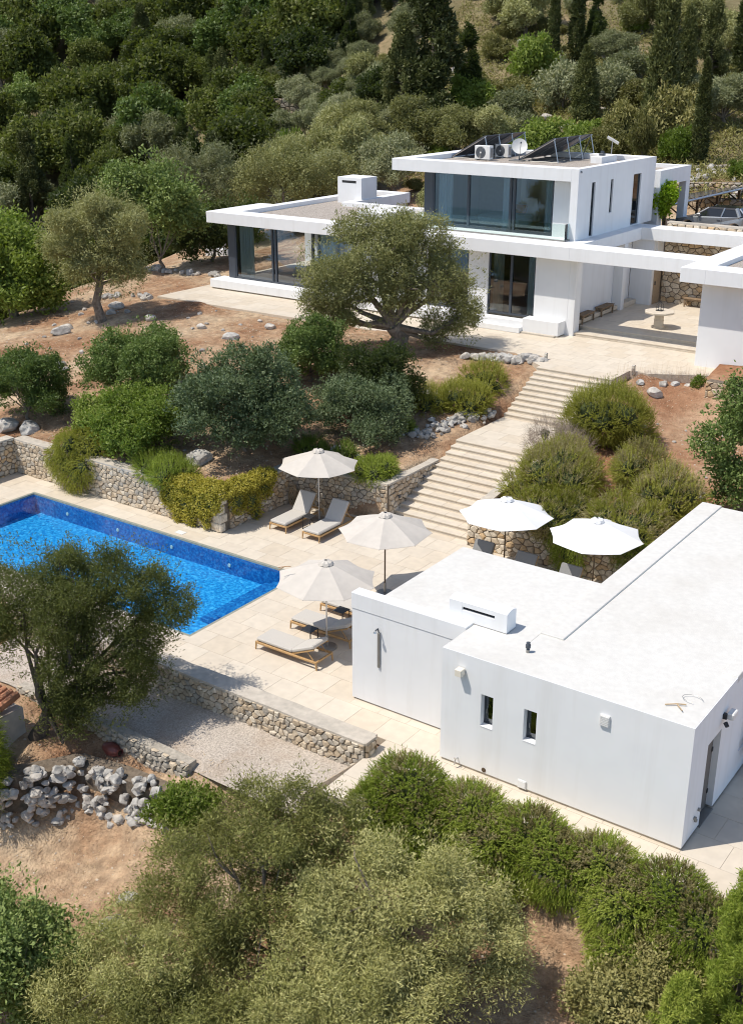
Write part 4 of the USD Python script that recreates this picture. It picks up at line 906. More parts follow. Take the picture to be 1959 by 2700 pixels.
for x, y, h, r, l in ((-26.3, 32.0, .72, .17, 'taller wicker lantern basket in the corner of the stone walls'), (-25.98, 32.1, .55, .17, 'shorter wicker lantern basket beside the taller one')):
    t = thing('wicker_lantern', l, 'wicker lantern', (x, y, 0)); o = np.array([x, y, 0])
    prof = [(r * .75, .01), (r, h * .3), (r * 1.02, h * .5), (r * .8, h * .82), (r * .62, h)]
    for d in (-1, 1):
        mb = MB()
        for k in range(11):
            pts = []
            for i in range(12):
                f = i / 11; rr = np.interp(f * h, [q[1] for q in prof], [q[0] for q in prof]); a = 2 * math.pi * k / 11 + d * f * 2.4
                pts.append(o + (rr * math.cos(a), rr * math.sin(a), f * h + .01))
            mb.tube(pts, .011, 5)
        part(t, 'weave', mb, 'wicker')
    for rr, z in ((r * .75, .015), (r * .62, h)):
        part(t, 'rim', MB().tube([o + (rr * math.cos(a), rr * math.sin(a), z) for a in np.linspace(0, 2 * math.pi, 18)], .016, 6), 'wicker')
    part(t, 'handle', MB().tube([o + (r * .6 * math.cos(a), 0, h + r * .7 * math.sin(a)) for a in np.linspace(0, math.pi, 10)], .012, 6), 'wicker')
    part(t, 'candle_glass', MB().lathe([(.07, .03), (.07, .3), (.065, .3), (.065, .03)], 14, o), 'clear_glass')
# things beside the grey door
t = thing('flower_pot', 'dark red glazed pot standing on rough stones beside the grey door', 'pot', (-6.1, 24.4, .55)); o = np.array([-6.12, 24.5, .5])
part(t, 'body', MB().lathe([(.001, 0), (.16, 0), (.25, .25), (.23, .42), (.26, .46), (.22, .46), (.19, .38), (.001, .36)], 20, o), 'dark_red_pot', smooth=30); part(t, 'rim', MB().tube([o + (.245 * math.cos(a), .245 * math.sin(a), .46) for a in np.linspace(0, 2 * math.pi, 20)], .02, 6), 'dark_red_pot')

# ---------------------------------------------------------------- on the upper roof
zr = 10.742
for l, dx, dy in (('left solar array tilted on silver legs behind the air conditioners', -3.85, -.35), ('right solar array tilted on silver legs near the roof corner', 0, 0)):
    ax, ay, L, lowx, highx, hz = -30.3 + dx, 56.0 + dy, 4.4, 0.0, 1.98, 1.12
    t = thing('solar_array', l, 'solar panels', (ax, ay, zr))
    for k in range(4):
        ya = ay + k * L / 4
        for (xa, xb) in ((0, .5), (.5, 1.0)):
            P = [(ax + highx * f, y, zr + .06 + hz * f) for f in (xa + .005, xb - .005) for y in (ya + .01, ya + L / 4 - .01)]
            u = np.array([-hz, 0, highx]); u /= np.linalg.norm(u)
            Q = np.array(P)
            part(t, 'panel', MB().add(np.vstack([Q, Q + u * .035]), [(0, 2, 3, 1), (4, 5, 7, 6), (0, 1, 5, 4), (2, 6, 7, 3), (0, 4, 6, 2), (1, 3, 7, 5)]), 'solar_back')
            C_ = Q.mean(0); Q2 = C_ + (Q - C_) * .97 + u * .037
            part(t, 'cells', MB().add(Q2, [(0, 1, 3, 2)]), 'solar_cell')
    for k in range(4):
        y = ay + .05 + k * (L - .1) / 3
        part(t, 'rail', MB().tube([(ax - .05, y, zr + .03), (ax + highx + .06, y, zr + .03 + hz * 1.02)], .03, 4), 'silver_metal')
        part(t, 'leg', MB().tube([(ax + highx, y, zr + hz), (ax + highx + .28, y, zr)], .03, 4), 'silver_metal')
        part(t, 'foot_rail', MB().tube([(ax, y, zr + .02), (ax + highx + .3, y, zr + .02)], .02, 4), 'grey_metal')
    part(t, 'brace', MB().tube([(ax + highx + .02, ay + L - .1, zr + hz * .95), (ax + highx + .15, ay + L * .68, zr + .02)], .022, 4), 'dark_frame')


def ac_unit(x, y, w, h, d, l):
    t = thing('air_conditioner', l, 'air conditioner', (x, y, zr))
    part(t, 'case', MB().box(x, x + w, y, y + d, zr + .05, zr + h, .02), 'ac_white'); part(t, 'foot', MB().box(x + .05, x + .15, y, y + d, zr, zr + .052).box(x + w - .15, x + w - .05, y, y + d, zr, zr + .052), 'grey_metal')
    c = np.array([x + w * .4, y - .004, zr + h * .53])
    for k in range(5):
        r = h * .40 * (k + .6) / 5.2
        part(t, 'grille_ring', MB().tube([c + (r * math.cos(a), 0, r * math.sin(a)) for a in np.linspace(0, 2 * math.pi, 20)], .008, 4), 'grey_metal')
    part(t, 'fan', MB().tube([c + (0, .001, 0), c + (0, -.003, 0)], h * .40, 20), 'dark_frame'); part(t, 'hub', MB().tube([c + (0, 0, 0), c + (0, -.015, 0)], .05, 10), 'ac_white')
    part(t, 'side_grille', MB().box(x + w - .005, x + w + .004, y + .05, y + d - .05, zr + .15, zr + h - .12), 'grey_metal')


ac_unit(-32.50, 55.22, .92, .74, .36, 'front white air conditioner under the left solar array'); ac_unit(-32.35, 57.1, .82, .70, .34, 'rear white air conditioner under the left solar array')
t = thing('satellite_dish', 'white satellite dish on the upper roof between the solar arrays', 'satellite dish', (-30.35, 56.0, zr))
c = np.array([-30.3, 56.05, zr + .74]); nrm = np.array([.55, -.72, .42]); nrm /= np.linalg.norm(nrm); a1 = np.cross(nrm, [0, 0, 1]); a1 /= np.linalg.norm(a1); a2 = np.cross(nrm, a1)
V = [c - nrm * .08] + [c + (r * .41) * (math.cos(a) * a1 + math.sin(a) * a2) + nrm * (.10 * r * r - .08) for r in (.35, .7, 1.0) for a in np.linspace(0, 2 * math.pi, 25)[:-1]]
F = [(0, 1 + i, 1 + (i + 1) % 24) for i in range(24)]
Q = [(1 + r * 24 + i, 25 + r * 24 + i, 25 + r * 24 + (i + 1) % 24, 1 + r * 24 + (i + 1) % 24) for r in (0, 1) for i in range(24)]
F += [x for q in Q for x in ((q[0], q[1], q[2]), (q[0], q[2], q[3]))]
part(t, 'dish', MB().add(V, F), 'ac_white', smooth=40); part(t, 'mast', MB().tube([(-30.35, 56.15, zr), (-30.35, 56.15, zr + .62), c - nrm * .1], .03, 8), 'grey_metal'); part(t, 'feed_arm', MB().tube([c - a2 * -.44 + nrm * .02, c + nrm * .45], .014, 6), 'grey_metal'); part(t, 'feed', MB().tube([c + nrm * .42, c + nrm * .52], .04, 8), 'dark_frame')
part(t, 'foot', MB().box(-30.75, -29.95, 55.75, 56.45, zr, zr + .05), 'grey_metal')
t = thing('flat_antenna', 'flat white satellite antenna on a thin mast at the rear right of the upper roof', 'antenna', (-26.55, 59.18, zr))
part(t, 'mast', MB().tube([(-26.55, 59.18, zr), (-26.55, 59.18, zr + .98)], .022, 8), 'silver_metal')
Rm = trimesh.transformations.euler_matrix(math.radians(-20), math.radians(28), math.radians(20))[:3, :3]
part(t, 'plate', MB().box(-.34, .34, -.22, .22, -.02, .025, .02, rot=Rm, at=(-26.5, 59.15, zr + 1.02)), 'ac_white')
t = thing('roof_box', 'low white masonry block with small meter near the rear right roof corner', 'masonry block', (-26.45, 57.5, zr))
part(t, 'body', MB().box(-26.75, -26.1, 57.1, 58.9, zr - .02, zr + .33, .02), 'white_render'); part(t, 'meter', MB().box(-26.6, -26.35, 57.75, 58.05, zr + .33, zr + .46, .02).tube([(-26.48, 57.9, zr + .46), (-26.48, 57.9, zr + .56)], .09, 10), 'dark_frame')
rgc = random.Random(8)
for l, x, y in (('loose grey cable looping across the roof gravel under the right solar array', -28.4, 56.2), ('loose grey cable on the roof gravel behind the right solar array legs', -27.3, 58.4)):
    pts = [(x + .3 * k * .5 + .12 * math.sin(k * 1.9), y + .22 * k + .2 * math.sin(k * 1.1), zr + .03 + .05 * abs(math.sin(k))) for k in range(9)]
    solo('roof_cable', MB().tube(pts, .016, 5), 'grey_metal', l, 'cable')
# ---------------------------------------------------------------- parked car and solar carport
CX, CY, CZ = -22.5, 64.7, 6.75
t = thing('parked_car', 'silver three-door hatchback parked behind the villa, seen from its left side', 'car', (CX, CY, CZ))
side = [(-2.08, .30), (-2.12, .52), (-2.02, .68), (-1.5, .80), (-.95, .90), (.9, .96), (1.75, .98), (2.03, .94), (2.10, .70), (2.08, .34), (1.75, .22), (-1.8, .22)]
wheel_x = (-1.32, 1.30)
sp = Polygon(side)
for wx in wheel_x:
    sp = sp.difference(shapely.Point(wx, .31).buffer(.37, 12))
mb = MB()
for yy, sc in ((-.86, .0), (.0, 0)):
    pass
m = trimesh.creation.extrude_polygon(sp, 1.72); v = np.array(m.vertices); v = np.column_stack([v[:, 0], v[:, 2] - .86, v[:, 1]])
v[:, 1] *= np.where(v[:, 2] > .8, .955, 1.0) * np.where(v[:, 2] < .3, .97, 1.0) * np.where(np.abs(v[:, 0]) > 1.95, .88, 1.0)
part(t, 'body', MB().add(v + [CX, CY, CZ], m.faces), 'car_silver')


def loft(prof0, w0, prof1, w1):
    k = len(prof0); V = []
    for s in (-1, 1):
        V += [(x, s * w0, z) for x, z in prof0] + [(x, s * w1, z) for x, z in prof1]
    return np.array(V)


def green(x0, x1, x2, x3, zb_, zt_, wb, wt):
    V = np.array([(x0, -wb, zb_), (x3, -wb, zb_), (x2, -wt, zt_), (x1, -wt, zt_), (x0, wb, zb_), (x3, wb, zb_), (x2, wt, zt_), (x1, wt, zt_)])
    return V, [(0, 1, 2, 3), (7, 6, 5, 4), (0, 4, 5, 1), (1, 5, 6, 2), (2, 6, 7, 3), (3, 7, 4, 0)]


V, F = green(-1.0, -.25, 1.45, 2.0, .90, 1.38, .80, .60); part(t, 'glass_house', MB().add(V + [CX, CY, CZ], F), 'car_glass')
V, F = green(-.32, -.18, 1.40, 1.62, 1.335, 1.425, .635, .58); part(t, 'roof', MB().add(V + [CX, CY, CZ], F), 'car_glass', smooth=False)
for s in (-1, 1):
    for q in (((-1.02, .91), (-.26, 1.39), .04), ((.52, .95), (.62, 1.40), .045), ((1.55, .97), (1.28, 1.40), .11), ((1.98, .94), (1.46, 1.40), .05)):
        a, b, r = q
        part(t, 'pillar', MB().tube([(CX + a[0], CY + s * .80, CZ + a[1]), (CX + b[0], CY + s * .61, CZ + b[1])], r, 6), 'car_silver')
    part(t, 'tail_light', MB().box(CX + 1.93, CX + 2.09, CY + s * .72 - .12, CY + s * .72 + .06, CZ + .68, CZ + .88, .02), 'tail_red'); part(t, 'headlight', MB().box(CX - 2.06, CX - 1.8, CY + s * .64 - .15, CY + s * .64 + .15, CZ + .56, CZ + .70, .03), 'clear_glass')
    part(t, 'mirror', MB().box(CX - .78, CX - .62, CY + s * .90 - .08, CY + s * .90 + .08, CZ + .93, CZ + 1.07, .03), 'car_silver'); part(t, 'door_handle', MB().box(CX + .32, CX + .5, CY + s * .862 - .012, CY + s * .862 + .012, CZ + .76, CZ + .79), 'dark_frame')
    part(t, 'door_seam', MB().box(CX - .78, CX - .77, CY + s * .861 - .003, CY + s * .861 + .003, CZ + .3, CZ + .88).box(CX + .56, CX + .57, CY + s * .861 - .003, CY + s * .861 + .003, CZ + .3, CZ + .9), 'dark_frame')
    for wx in wheel_x:
        c = np.array([CX + wx, CY + s * .76, CZ + .31])
        w = part(t, 'wheel', MB().tube([c - (0, .10, 0), c - (0, .09, 0), c + (0, .09, 0), c + (0, .10, 0)], [.27, .31, .31, .27], 22), 'tyre'); part(w, 'rim', MB().tube([c + (0, s * .085, 0), c + (0, s * .104, 0)], .20, 14), 'silver_metal')
part(t, 'rear_window', MB().box(-.01, .01, -.55, .55, -.2, .2, rot=trimesh.transformations.rotation_matrix(-.85, [0, 1, 0])[:3, :3], at=(CX + 1.80, CY, CZ + 1.16)), 'car_glass'); part(t, 'number_plate', MB().box(CX + 2.085, CX + 2.10, CY - .25, CY + .25, CZ + .6, CZ + .71), 'ac_white')
t = thing('solar_carport', 'long dark solar carport roof edge on slanting posts behind the villa', 'carport', (-26.6, 68, 5.8))
A, B = np.array([-25.2, 61.5, 8.15]), np.array([-24.6, 76.0, 8.15])
D_ = np.array([-2.9, 0, -.50])
for k in range(14):
    for j in range(2):
        p0 = A + (B - A) * (k + .02) / 14 + D_ * (j + .01) / 2; p1 = A + (B - A) * (k + .98) / 14 + D_ * (j + .01) / 2
        Q = np.array([p0, p1, p1 + D_ * .49, p0 + D_ * .49])
        part(t, 'panel', MB().add(np.vstack([Q, Q + [0, 0, .04]]), [(0, 3, 2, 1), (4, 5, 6, 7), (0, 1, 5, 4), (1, 2, 6, 5), (2, 3, 7, 6), (3, 0, 4, 7)]), 'solar_cell')
        part(t, 'clip', MB().box(-.05, .05, -.04, .04, -.02, .055, at=p0), 'silver_metal')
part(t, 'edge_beam', MB().tube([A - (0, 0, .08), B - (0, 0, .08)], .07, 4), 'silver_metal'); part(t, 'rear_beam', MB().tube([A + D_ * .9 - (0, 0, .1), B + D_ * .9 - (0, 0, .1)], .07, 4), 'dark_frame')
for y in (62.4, 64.5, 66.6, 69.0, 72.0, 75.5):
    f = (y - 61.5) / 14.5; top = A + (B - A) * f + D_ * .12 - (0, 0, .1); g = float(ground(top[0], y)[0]) - .1
    part(t, 'post', MB().box(top[0] - .07, top[0] + .07, y - .07, y + .07, g, top[2]), 'bronze')
    part(t, 'brace', MB().tube([(top[0], y, top[2] - .75), tuple(top + D_ * .30 + (0, .0, 0))], .045, 4), 'bronze'); part(t, 'brace', MB().tube([(top[0], y, top[2] - .75), (top[0], y + .8, top[2])], .045, 4), 'bronze')
    part(t, 'stay', MB().tube([(top[0] - .1, y + .3, top[2]), (top[0] + .25, y + 1.2, g + .1)], .02, 4), 'bronze')
solo('parking_kerb', MB().box(-27.5, -24.4, 69.4, 69.75, 5.5, 6.6, .03).box(-24.4, -12, 69.0, 69.4, 5.8, 6.75, .03), 'concrete_cap', 'pale kerb wall at the back of the car park', 'kerb wall')
# ---------------------------------------------------------------- left edge: tiled hut roof, basin
t = thing('tiled_hut', 'corner of a small hut with red clay tile roof under the left olive tree', 'hut', (-22.9, 16.1, -.9))
for k in range(6):
    for j in range(5):
        o = np.array([-24.2 + .24 * k, 14.9 + .30 * j, -.02 + .06 * j])
        part(t, 'roof_tile', MB().tube([o, o + (0, .33, .075)], [.12, .10], 8, caps=False), 'terracotta')
part(t, 'wall', MB().box(-24.3, -22.95, 15.0, 16.5, -1.6, -.12), 'concrete_cap'); part(t, 'eave', MB().box(-24.35, -22.85, 14.86, 14.94, -.17, -.1), 'ac_white')
t = thing('clay_bowl', 'ochre shallow clay bowl on the soil above the boulder wall', 'bowl', (-21.3, 16.4, -1.0))
part(t, 'bowl', MB().lathe([(.001, 0), (.15, 0), (.27, .10), (.25, .11), (.13, .03), (.001, .03)], 18, (-21.1, 16.55, float(ground(-21.1, 16.55)[0]) - .01)), 'wall_stone_3', smooth=30)
t = thing('clay_jar', 'dark red clay jar lying under the left olive tree', 'jar', (-20.6, 17.3, -.9)); gz_ = float(ground(-20.5, 17.25)[0])
m = MB().lathe([(.001, -.28), (.10, -.27), (.19, -.05), (.17, .15), (.09, .26), (.11, .31), (.08, .31)], 18); v, f = m.arr()
part(t, 'body', (np.column_stack([v[:, 2], v[:, 0], v[:, 1]]) + [-20.5, 17.28, gz_ + .17], f), 'dark_red_pot', smooth=30)

# ---------------------------------------------------------------- plants
def unit(a):
    return a / (np.linalg.norm(a, axis=-1, keepdims=True) + 1e-9)


def lobe_points(lobes, n, rg, inner=0.55, keep=0.62):
    """points through the outer part of a set of ellipsoids (x, y, z, rx, ry, rz), and the outward direction there"""
    lobes = np.asarray(lobes, float)
    w = (lobes[:, 3] * lobes[:, 4] + lobes[:, 3] * lobes[:, 5]) ; w /= w.sum()
    k = rg.choice(len(lobes), int(n * 4.5), p=w)
    d = unit(rg.normal(size=(len(k), 3)))
    r = inner + (1 - inner) * rg.random(len(k)) ** 0.6
    off = d * lobes[k, 3:6] * r[:, None]
    p = lobes[k, :3] + off
    ok = np.ones(len(k), bool)
    for i, L in enumerate(lobes):
        q = np.linalg.norm((p - L[:3]) / L[3:6], axis=1)
        ok &= (q > keep) | (k == i) & (q > inner * .9)
    p, d, k = p[ok][:n], unit(off[ok] / lobes[k[ok], 3:6] ** 2)[:n], k[ok][:n]
    return p, d


def bunch(lobes, m, size, rg, low=-.45, inner=.5):
    """each lobe as the cluster of leafy boughs that make it up"""
    out = []
    for L in np.asarray(lobes, float):
        out.append((*L[:3], *(L[3:6] * inner)))
        for _ in range(m):
            d = unit(rg.normal(size=3)); d[2] = max(d[2], low * rg.random()); d = unit(d)
            out.append((*(L[:3] + d * L[3:6] * rg.uniform(.55, .92)), *(L[3:6] * size * rg.uniform(.5, 1.3))))
    return out


def leaves(p, d, per, rc, L, W, rg, out=0.55, up=0.25, drop=0.0):
    n = len(p)
    c = np.repeat(p, per, 0) + rg.normal(size=(n * per, 3)) * rc * 0.55
    D = np.repeat(d, per, 0)
    nn = unit(D * .75 + [0, 0, .45] + rg.normal(size=(n * per, 3)) * .7)        # blades turn their faces outward and up
    a = unit(np.cross(nn, rg.normal(size=(n * per, 3))) + D * out * .7 + [0, 0, up - drop] + rg.normal(size=(n * per, 3)) * .25)
    s = unit(np.cross(a, nn))
    l = L * rg.uniform(0.7, 1.3, (n * per, 1)); w = W * rg.uniform(0.75, 1.25, (n * per, 1))
    nn = np.cross(a, s)
    V = np.stack([c, c + a * l * .5 + s * w * .5 + nn * w * .12, c + a * l, c + a * l * .5 - s * w * .5 + nn * w * .12], 1).reshape(-1, 3)
    i = np.arange(n * per)[:, None] * 4
    return V, np.vstack([i + [0, 1, 2], i + [0, 2, 3]])


def shoots(p, a, rg, L=0.22, m=14, nl=0.035, nw=0.007, curl=0.25, droop=0.0):
    """spiky shoots: needle triangles set all round a curved axis"""
    n = len(p)
    a = unit(a); l = L * rg.uniform(.6, 1.35, n)
    t = np.tile(np.linspace(0.08, 1, m), (n, 1))
    bend = np.zeros((n, 3)); bend[:, 2] = curl - droop
    ax = p[:, None] + a[:, None] * (t * l[:, None])[..., None] + bend[:, None] * ((t ** 2) * l[:, None])[..., None]
    dr = unit(a[:, None] + 2 * bend[:, None] * t[..., None])
    rad = unit(np.cross(dr, rg.normal(size=(n, m, 3))))
    nd = unit(dr * 0.85 + rad * 0.75)
    s = unit(np.cross(nd, dr)) * nw
    q = nl * (1.15 - 0.5 * t)[..., None] * rg.uniform(.8, 1.3, (n, m, 1))
    V = np.stack([ax - s, ax + s, ax + nd * q], 2).reshape(-1, 3)
    return V, np.arange(n * m * 3).reshape(-1, 3)


def limbs(lobes, base, r0, rg, fork=0.35, n=7, wob=0.12):
    """a tapered trunk that forks into one limb per lobe"""
    mb = MB(); lobes = np.asarray(lobes, float); base = np.asarray(base, float)
    top = lobes[:, :3].mean(0); f = base + (top - base) * fork + [0, 0, 0.0]
    m = base + (f - base) * .5 + rg.normal(size=3) * wob * [1, 1, .2]
    mb.tube([base - [0, 0, .15], base + (m - base) * .12, m, f], [r0 * 1.55, r0 * 1.12, r0 * .92, r0 * .8], n)
    for L in lobes:
        e = L[:3] + [0, 0, L[5] * .3]; q = f + (e - f) * .45 + rg.normal(size=3) * wob * 1.5
        mb.tube([f - (f - m) * .12, f + (q - f) * .3 + rg.normal(size=3) * wob * .4, q, e], [r0 * .46, r0 * .36, r0 * .22, r0 * .06], max(5, n - 2))
        for _ in range(3):
            o = q + (e - q) * rg.uniform(0, .6); t = L[:3] + unit(rg.normal(size=3)) * L[3:6] * .8
            mb.tube([o, o + (t - o) * .5 + rg.normal(size=3) * wob * .6, t], [r0 * .2, r0 * .13, r0 * .04], 4)
    return mb


def dome_lobes(R, H, h0, n, rg, spread=0.62, size=0.48, flat=0.85):
    out = [(0, 0, h0 + (H - h0) * .55, R * .6, R * .6, (H - h0) * .42)]
    for k in range(n):
        a = 2 * math.pi * (k + rg.uniform(-.3, .3)) / n * 2.4; rr = R * spread * rg.uniform(.65, 1.1); z = h0 + (H - h0) * rg.uniform(.25, .82)
        s = R * size * rg.uniform(.7, 1.15)
        rr *= math.sqrt(max(.25, 1 - ((z - h0) / (H - h0) - .35) ** 2 * 1.6))
        out.append((rr * math.cos(a), rr * math.sin(a), min(z, H - s * flat * .9), s, s, s * flat))
    return out


def tree_kind(name, R, H, h0, nl, seed, leafm, L, W, clumps, per, rc, bark='bark', r0=.16, up=.25, spread=.62, size=.48, flat=.85, drop=0.0, fork=.35):
    rg = np.random.default_rng(seed); p = proto(name)
    lobes = dome_lobes(R, H, h0, nl, rg, spread, size, flat)
    if bark:
        part(p, 'trunk', limbs(lobes, (0, 0, 0), r0, rg, fork), bark, smooth=50)
    q, d = lobe_points(bunch(lobes, 5, .46, rg), clumps, rg, .6, .8)
    part(p, 'crown', leaves(q, d, per, rc, L, W, rg, up=up, drop=drop), leafm)
    return p


def cypress_kind(name, R, H, seed, leafm, n, per, L, W, slim=1.0, h0=.3, rough=.12):
    rg = np.random.default_rng(seed); p = proto(name)
    part(p, 'trunk', MB().tube([(0, 0, -.3), (0, 0, H * .3), (0, 0, H * .85)], [R * .2, R * .14, .02], 6), 'bark_dark')
    z = h0 + (H - h0) * rg.random(n) ** .85
    f = (z - h0) / (H - h0)
    prof = np.minimum(1, (f + .03) * 7) ** .6 * (1 - f ** (2.2 * slim)) ** .8
    a = rg.uniform(0, 2 * np.pi, n)
    lump = 1 + rough * 1.6 * (meshkit.noise(np.stack([np.cos(a) * 2.2, np.sin(a) * 2.2, z * .9 / max(R, .4)], 1), seed) - .5) * 2
    r = R * prof * lump * (.62 + .38 * rg.random(n) ** .5)
    q = np.stack([r * np.cos(a), r * np.sin(a), z], 1); d = np.stack([np.cos(a), np.sin(a), 0 * a + .5], 1)
    part(p, 'crown', leaves(q, unit(d), per, R * .16, L, W, rg, out=.55, up=.95), leafm)
    return p


def conifer_kind(name, R, H, seed, leafm, n, per, L, W, h0=.8):
    """broad ragged conifer of many upswept boughs"""
    rg = np.random.default_rng(seed); p = proto(name); lobes = []
    mb = MB().tube([(0, 0, -.3), (0, 0, H * .4), (0, 0, H * .95)], [R * .09, R * .07, .02], 6)
    for k in range(46):
        f = rg.random() ** .8; z = h0 + (H - h0) * f; a = rg.uniform(0, 6.283); r = R * (1 - f) ** .75 * rg.uniform(.35, .95)
        s = R * .24 * rg.uniform(.7, 1.2) * (1 - .45 * f)
        lobes.append((r * math.cos(a), r * math.sin(a), z, s, s, s * 1.5))
        mb.tube([(0, 0, z - .3), (r * math.cos(a), r * math.sin(a), z)], [.06, .02], 4)
    part(p, 'trunk', mb, 'bark_dark')
    q, d = lobe_points(lobes, n, rg)
    part(p, 'crown', leaves(q, d, per, R * .07, L, W, rg, up=.55), leafm)
    return p


G = lambda x, y: float(ground(x, y)[0])
# kinds for the far hillsides
oaks = [tree_kind(f'oak_{k}', 3.6, 6.6, 1.0, 13, 40 + k, ('leaf_oak', 'leaf_oak', 'leaf_oak_dark', 'leaf_lentisk')[k], .42, .26, 900, 9, .55, 'bark_dark', .2, up=.3, size=.44) for k in range(4)]
olives = [tree_kind(f'olive_{k}', 2.5, 4.6, .9, 11, 60 + k, ('leaf_olive', 'leaf_olive_grey', 'leaf_olive')[k], .26, .085, 1500, 11, .34, 'bark', .2, size=.44) for k in range(3)]
cyps = [cypress_kind('cypress_0', .62, 8.5, 71, 'leaf_cypress', 1100, 7, .30, .10), cypress_kind('cypress_1', 1.0, 8.5, 72, 'leaf_cypress', 1500, 8, .32, .11, rough=.2)]
cons = [conifer_kind('conifer_0', 2.6, 9.0, 75, 'leaf_cypress', 1900, 8, .34, .12), conifer_kind('conifer_1', 1.9, 8.0, 76, 'leaf_oak_dark', 1500, 8, .34, .12)]
mq = [tree_kind('maquis_0', 1.7, 2.5, .1, 9, 81, 'leaf_maquis', .22, .10, 750, 9, .26, 'bark', .08), tree_kind('maquis_1', 1.7, 2.4, .1, 9, 82, 'leaf_bright', .22, .12, 750, 9, .26, 'bark', .08), tree_kind('maquis_2', 1.7, 2.3, .1, 9, 83, 'leaf_olive_grey', .22, .08, 650, 9, .28, 'bark', .08)]

rg = random.Random(77)
cnt = 0
rows = []
v = 97.0
while v < 206:
    st = 5.3 + (v - 97) * .012
    u = -0.37 * v
    while u < 0.16 * v:
        rows.append((u + rg.uniform(-1.8, 1.8), v + rg.uniform(-2, 2)))
        u += st * rg.uniform(.85, 1.2)
    v += st * (1.02 if v < 150 else .85)
for u, v in rows:
    tn = u / v
    edge = -0.075 - max(0, (v - 118)) * .0006 if v < 138 else .035 + (v - 138) * .001      # beyond it the olive terraces
    if tn > edge + rg.uniform(-.012, .012) or (v < 112 and tn > -.16):
        continue
    x, y = uv(u, v); z = G(x, y)
    if not seen((x, y, z + 4))[0][0] and not seen((x, y, z + 1))[0][0]:
        continue
    k = rg.random(); s = rg.uniform(.75, 1.25) * (1 if v < 150 else 1.1)
    right = tn > -.17 and v < 150 or tn > -.06
    if k < (.42 if right else .08):
        copy(cons[rg.randrange(2)], 'conifer_tree', 'dark pointed conifer standing out of the dense oak forest on the left hillside', 'conifer', (x, y, z - .3), rg.uniform(0, 360), (s * .9, s * .9, s * 1.05), 'conifers in the left hillside forest')
    elif k < .16 and not right:
        copy(olives[1], 'grey_olive_tree', 'rounded grey-green tree among the dark oaks of the left hillside forest', 'tree', (x, y, z - .2), rg.uniform(0, 360), s * 1.25, 'grey-green trees in the left hillside forest')
    else:
        copy(oaks[rg.choice((0, 0, 1, 1, 2, 3))], 'oak_tree', 'dense dark green broadleaf tree in the forest covering the left hillside', 'tree', (x, y, z - .3), rg.uniform(0, 360), (s, s, s * rg.uniform(.9, 1.15)), 'broadleaf trees of the left hillside forest')
    cnt += 1


